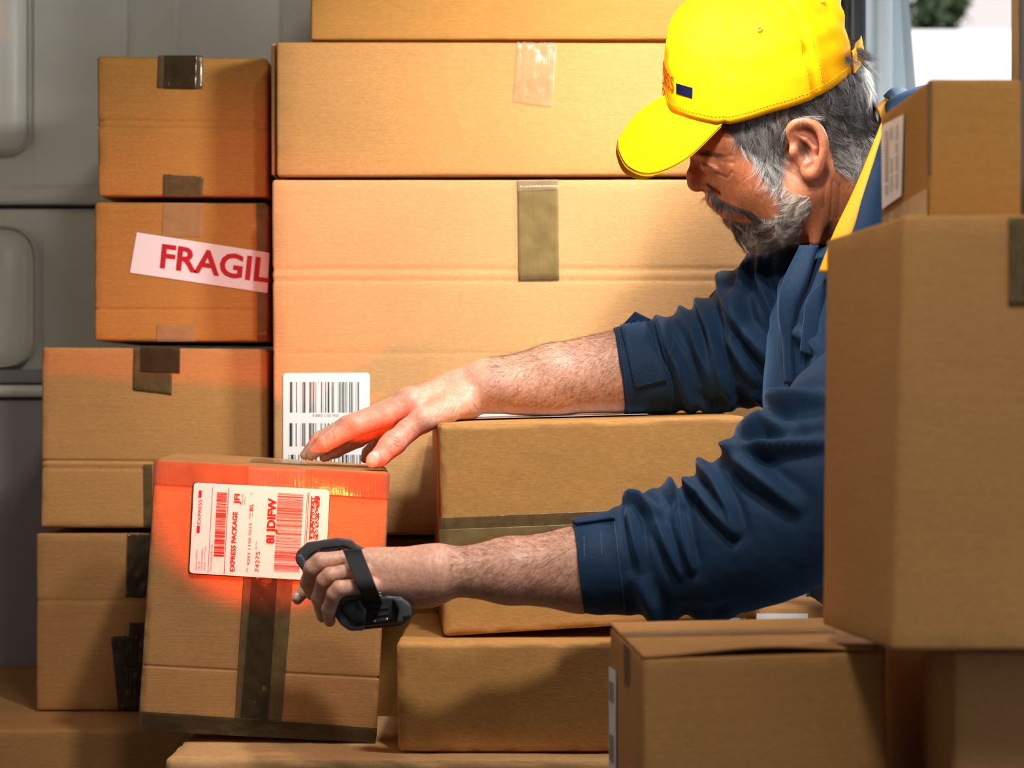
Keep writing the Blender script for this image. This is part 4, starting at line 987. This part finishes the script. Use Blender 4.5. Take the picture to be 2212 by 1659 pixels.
def stitches(bvh, lines, parent, off, step=6, fb=2.5, m=None):
    parts = []
    for (x0, y0, x1, y1) in lines:
        L_ = math.hypot(x1-x0, y1-y0); k = int(L_/step)
        for i in range(k):
            a, b_ = i/k, (i+.6)/k; parts.append(tube([cast(bvh, x0+(x1-x0)*a, y0+(y1-y0)*a, off, fb)[0], cast(bvh, x0+(x1-x0)*b_, y0+(y1-y0)*b_, off, fb)[0]], .0003, 4))
    o = joined('stitching', parts, m or STI, parent); o['kind'] = 'stuff'; return o
stitches(B1v, [(1351, 708, 1377, 832), (1407, 700, 1431, 818), (1377, 832, 1431, 818), (1337, 714, 1362, 890), (1446, 700, 1450, 885)], jacket, .0042)
drape('cuff_tab', B2v, [(1236, 1129), (1318, 1110), (1330, 1124), (1248, 1136)], 2.19, NAVY, jacket, off=.004, th=.003, n=(16, 6))
stitches(B2v, [(1262, 1160, 1263, 1204), (1298, 1150, 1300, 1200), (1328, 1130, 1350, 1320)], jacket, .0008, 5, 2.15, mat('pale_thread', (.16, .22, .30), .6)[0])
# seam welts
def welt(bvh, pts, r, parent, fb, m=NAVY, name='seam'):
    P_ = []
    for (x0, y0), (x1, y1) in zip(pts[:-1], pts[1:]):
        for i in range(10): P_.append(cast(bvh, x0+(x1-x0)*i/10, y0+(y1-y0)*i/10, .0002, fb)[0])
    v, q = tube(P_, r, 6); return mesh_np(name, v, q, m, parent)
welt(B1v, [(1416, 696), (1446, 800), (1452, 890)], .0012, jacket, 2.48)
# front placket and collar
def ribbon3(name, A, B_, th, m, parent, n=40, bow=.0):
    ts = np.linspace(0, 1, len(A)); T = np.linspace(0, 1, n); A = np.array(A, float); B_ = np.array(B_, float)
    a = np.stack([sm(A[:, k], ts, T) for k in range(3)], 1); b_ = np.stack([sm(B_[:, k], ts, T) for k in range(3)], 1); V = []
    for i in range(n):
        pa, pb = P(*a[i]), P(*b_[i]); nn = np.array([0, -1, 0])*th/2
        for s_ in (0, .25, .5, .75, 1): V.append(pa*(1-s_)+pb*s_+nn+np.array([0, -1, 0])*bow*math.sin(s_*math.pi))
        for s_ in (1, .5, 0): V.append(pa*(1-s_)+pb*s_-nn)
    V = np.array(V); Q = grid_faces(n, 8, wrap=True).tolist()+[list(range(8)), [8*(n-1)+k for k in range(8)][::-1]]
    return mesh_np(name, V, Q, m, parent)
YEL = mat('yellow_collar_cloth', (.95, .38, .0), .65)[0]
ribbon3('placket', [(1728, 530, 2.36), (1690, 610, 2.345), (1682, 668, 2.34), (1690, 740, 2.34), (1694, 830, 2.34)], [(1768, 530, 2.35), (1745, 610, 2.335), (1722, 680, 2.335), (1712, 740, 2.335), (1716, 830, 2.335)], .004, NAVY, jacket, bow=.004)
ribbon3('placket', [(1745, 640, 2.325), (1738, 662, 2.322), (1736, 690, 2.32), (1728, 760, 2.32)], [(1785, 600, 2.315), (1785, 640, 2.315), (1785, 690, 2.315), (1785, 780, 2.315)], .005, NAVY, jacket, bow=.006)
ribbon3('yellow_collar', [(1905, 262, 2.325), (1872, 345, 2.32), (1840, 420, 2.315), (1802, 500, 2.31), (1768, 588, 2.31)], [(1912, 285, 2.32), (1886, 362, 2.31), (1862, 440, 2.30), (1842, 508, 2.295), (1800, 588, 2.295)], .004, YEL, jacket, bow=.003)
ribbon3('yellow_collar', [(1892, 232, 2.40), (1908, 216, 2.42), (1925, 213, 2.43)], [(1905, 262, 2.39), (1930, 240, 2.41), (1945, 235, 2.43)], .006, YEL, jacket, bow=.004)
ribbon3('collar', [(1934, 240, 2.405), (1912, 278, 2.318), (1886, 355, 2.308), (1862, 430, 2.298), (1842, 500, 2.29), (1800, 585, 2.288)], [(1996, 235, 2.45), (1990, 300, 2.34), (1990, 380, 2.33), (1990, 450, 2.32), (1990, 520, 2.31), (1960, 600, 2.30)], .006, NAVY, jacket, bow=.006)
ribbon3('collar', [(1910, 205, 2.43), (1925, 192, 2.44), (1950, 192, 2.45), (1985, 215, 2.46)], [(1930, 232, 2.42), (1950, 225, 2.43), (1970, 235, 2.44), (2000, 270, 2.45)], .014, NAVY, jacket, bow=.006)
# trousers
tr = Field((.40, 2.16, -.68), (1.2, 2.70, .02), .008)
tr.add(ell((.78, YC, -.16), (.16, .18, .15)), 0)
for s_ in (-1, 1): tr.add(chain([((.78, YC+s_*.09, -.2), .11), ((.56, YC+s_*.11, FLOOR+.09), .078), ((.95, YC+s_*.1, FLOOR+.07), .062)]), .03)
Vr, Qr = tr.nets(); Nr = vnorm(Vr, Qr); Vr = Vr+Nr*(Nz(12, 40, 61)(Vr)*.004)[:, None]
mesh_np('trousers', Vr, Qr, mat('dark_trousers', (.012, .016, .028), .8)[0], man)
for s_ in (-1, 1):
    sf = Field((.9, YC+s_*.1-.06, FLOOR-.01), (1.2, YC+s_*.1+.06, FLOOR+.13), .006)
    sf.add(chain([((.99, YC+s_*.1, FLOOR+.065), .05), ((1.08, YC+s_*.1, FLOOR+.052), .046)]), 0); sf.add(ell((1.09, YC+s_*.1, FLOOR+.04), (.05, .045, .035)), .02)
    v_, q_ = sf.nets(); mesh_np('boot', v_, q_, mat('black_leather', (.01, .01, .01), .5)[0], man)

# finger nails lie on the finger ends
NAIL = mat('nail', (.86, .58, .50), .25, Subsurface_Weight=.1)[0]
def nail(bvh, cx, cy, ang, ln, wd, fb):
    a = math.radians(ang); ax = np.array([math.cos(a), math.sin(a)]); ay = np.array([-ax[1], ax[0]]); V = []
    nr, na = 7, 24
    for i in range(nr):
        for j in range(na):
            t = 6.2832*j/na; c, s_ = math.cos(t), math.sin(t); e = .72; r_ = i/(nr-1)
            q = np.array([cx, cy])+ax*(ln/2*math.copysign(abs(c)**e, c)*r_)+ay*(wd/2*math.copysign(abs(s_)**e, s_)*r_); 
            for k_ in (1, .9, .8, .65, .5, .3, .1):
                q2 = np.array([cx, cy])+(q-[cx, cy])*k_; p, nn = cast(bvh, q2[0], q2[1], 0, 99)
                if p[1] < 90: break
            V.append(p+nn*(.0009-.0008*r_**4))
    return mesh_np('nail', np.array(V), grid_faces(nr, na, wrap=True), NAIL, body)
BA = bvh_of(Va, Qa)
nail(BA, 806, 990, 118, 30, 22, 2.42); nail(BNv, 639, 1289, 112, 17, 10, 2.215)
# ------------------------------------------------------------------ hand-held scanner
SB, nt, b = mat('scanner_shell', (.022, .023, .026), .42); nn_ = noise_tex(nt, 900, detail=2); bump(nt, b, nn_.outputs[0], .25, .0003)
SB2 = mat('scanner_rubber', (.055, .058, .064), .5)[0]; BLK = mat('black_slot', (.003, .003, .003), .7)[0]; PIN = mat('contact_pin', (.7, .7, .7), .25, Metallic=1)[0]
sc = empty('barcode_scanner', P(765, 1265, 2.26), 'black rugged hand-held barcode scanner strapped to the nearer hand', 'scanner')
def poly_solid(name, pts, Y0, Y1, m, parent, bev=.003, seg=3):     # Y given per point
    bm = bmesh.new(); k = len(pts)
    fr_ = [bm.verts.new(P(x, y, Y0+d)) for x, y, d in pts]; bk_ = [bm.verts.new(P(x, y, Y1+d)) for x, y, d in pts]
    bm.faces.new(fr_); bm.faces.new(bk_[::-1])
    for i in range(k): bm.faces.new([fr_[(i+1) % k], fr_[i], bk_[i], bk_[(i+1) % k]])
    bmesh.ops.recalc_face_normals(bm, faces=bm.faces[:])
    bmesh.ops.bevel(bm, geom=[e for e in bm.edges], offset=bev, segments=seg, affect='EDGES', profile=.6)
    V = np.array([tuple(v.co) for v in bm.verts]); Q = [[v.index for v in f.verts] for f in bm.faces]; bm.free()
    o = mesh_np(name, V, Q, m, parent, smooth=True)
    return o
poly_solid('housing', [(652, 1196, .01), (672, 1180, .01), (748, 1170, .005), (790, 1188, .0), (884, 1300, -.03), (884, 1332, -.03), (862, 1348, -.03), (768, 1356, -.03), (732, 1330, -.02), (662, 1240, .005)], 2.235, 2.262, SB, sc, .004)
poly_solid('screen_bezel', [(646, 1200, .01), (668, 1176, .01), (752, 1166, .005), (796, 1188, .0), (888, 1300, -.03), (890, 1334, -.03), (866, 1352, -.03), (766, 1362, -.03), (726, 1334, -.02), (654, 1240, .005)], 2.260, 2.272, SB2, sc, .003)
poly_solid('top_bumper', [(638, 1198, .0), (644, 1188, .0), (664, 1171, .0), (730, 1161, .0), (760, 1165, .0), (779, 1186, .0), (770, 1192, 0), (745, 1180, .0), (700, 1184, .0), (668, 1198, .0), (655, 1222, 0), (644, 1216, .0)], 2.216, 2.258, SB2, sc, .0022)
poly_solid('top_shell', [(650, 1206, .0), (664, 1182, .0), (742, 1171, .0), (776, 1186, .0), (776, 1215, .0), (690, 1232, .0), (660, 1236, .0)], 2.218, 2.245, SB, sc, .003)
poly_solid('side_grip', [(637, 1200, 0), (650, 1196, 0), (664, 1216, 0), (662, 1240, 0), (652, 1232, 0), (639, 1214, 0)], 2.205, 2.235, SB2, sc, .0025)
poly_solid('end_block', [(736, 1306, 0), (768, 1292, 0), (836, 1284, 0), (868, 1286, 0), (888, 1302, 0), (889, 1330, 0), (866, 1344, 0), (776, 1356, 0), (738, 1336, 0)], 2.165, 2.225, SB, sc, .006, 4)
poly_solid('end_bumper', [(722, 1308, 0), (736, 1302, 0), (752, 1334, 0), (788, 1348, 0), (786, 1362, 0), (756, 1363, 0), (736, 1350, 0), (723, 1330, 0)], 2.158, 2.23, SB2, sc, .0025)
poly_solid('corner_bumper', [(742, 1296, 0), (776, 1292, 0), (794, 1318, 0), (788, 1346, 0), (760, 1344, 0), (738, 1318, 0)], 2.152, 2.20, SB, sc, .0045, 4)
poly_solid('corner_bumper', [(846, 1292, 0), (868, 1290, 0), (888, 1306, 0), (890, 1330, 0), (872, 1346, 0), (856, 1346, 0), (862, 1318, 0)], 2.150, 2.20, SB2, sc, .004, 4)
def slot(name, quad, Y0, m, par=sc): return poly_solid(name, [(x, y, 0) for x, y in quad], Y0-.0006, Y0+.003, m, par, .0003, 1)
slot('slot', [(797, 1314), (840, 1310), (840, 1316), (797, 1320)], 2.1645, BLK)
slot('slot', [(807, 1328), (840, 1323), (840, 1329), (807, 1334)], 2.1645, BLK)
slot('slot', [(768, 1343), (790, 1341), (790, 1349), (768, 1352)], 2.1575, BLK)
slot('slot', [(870, 1331), (884, 1326), (884, 1333), (872, 1338)], 2.1490, BLK)
slot('port', [(798, 1341), (844, 1334), (844, 1341), (799, 1348)], 2.1645, BLK)
slot('contact_pin', [(806, 1340), (812, 1339), (812, 1344), (806, 1345)], 2.1630, PIN)
slot('contact_pin', [(832, 1336), (838, 1335), (838, 1340), (832, 1341)], 2.1630, PIN)
slot('screw', [(685, 1186), (691, 1185), (691, 1190), (685, 1191)], 2.2175, PIN)
slot('screw', [(732, 1182), (737, 1181), (737, 1187), (732, 1188)], 2.2175, BLK)
STR, nt, b = mat('woven_strap', (.02, .02, .02), .85); wv2 = N(nt, 'ShaderNodeTexWave'); wv2.inputs['Scale'].default_value = 700; tc = N(nt, 'ShaderNodeTexCoord'); nt.links.new(tc.outputs['Object'], wv2.inputs[0]); bump(nt, b, wv2.outputs[0], .5, .0005)
strap = drape('strap', BNv, [(740, 1188), (780, 1186), (826, 1302), (788, 1306)], 2.165, STR, sc, off=.0055, th=.002, n=(10, 44), sm_=True)
joined('stitching', [tube([P(x, y+dy, 2.150), P(x+3.2, y+dy-.6, 2.150)], .0004, 4) for dy in (0, 6) for x, y in [(788+k*4.6, 1286-k*.8) for k in range(8)]], mat('white_thread', (.7, .7, .7), .6)[0], sc)['kind'] = 'stuff'
# the red scan light leaves the scan window on the far side of the scanner's nose
poly_solid('scan_window', [(652, 1202, 0), (700, 1192, 0), (700, 1208, 0), (658, 1218, 0)], 2.2725, 2.2755, mat('red_glass', (.3, .0, .0), .1, Emission_Color=(1, .05, .02, 1), Emission_Strength=3)[0], sc, .0008)
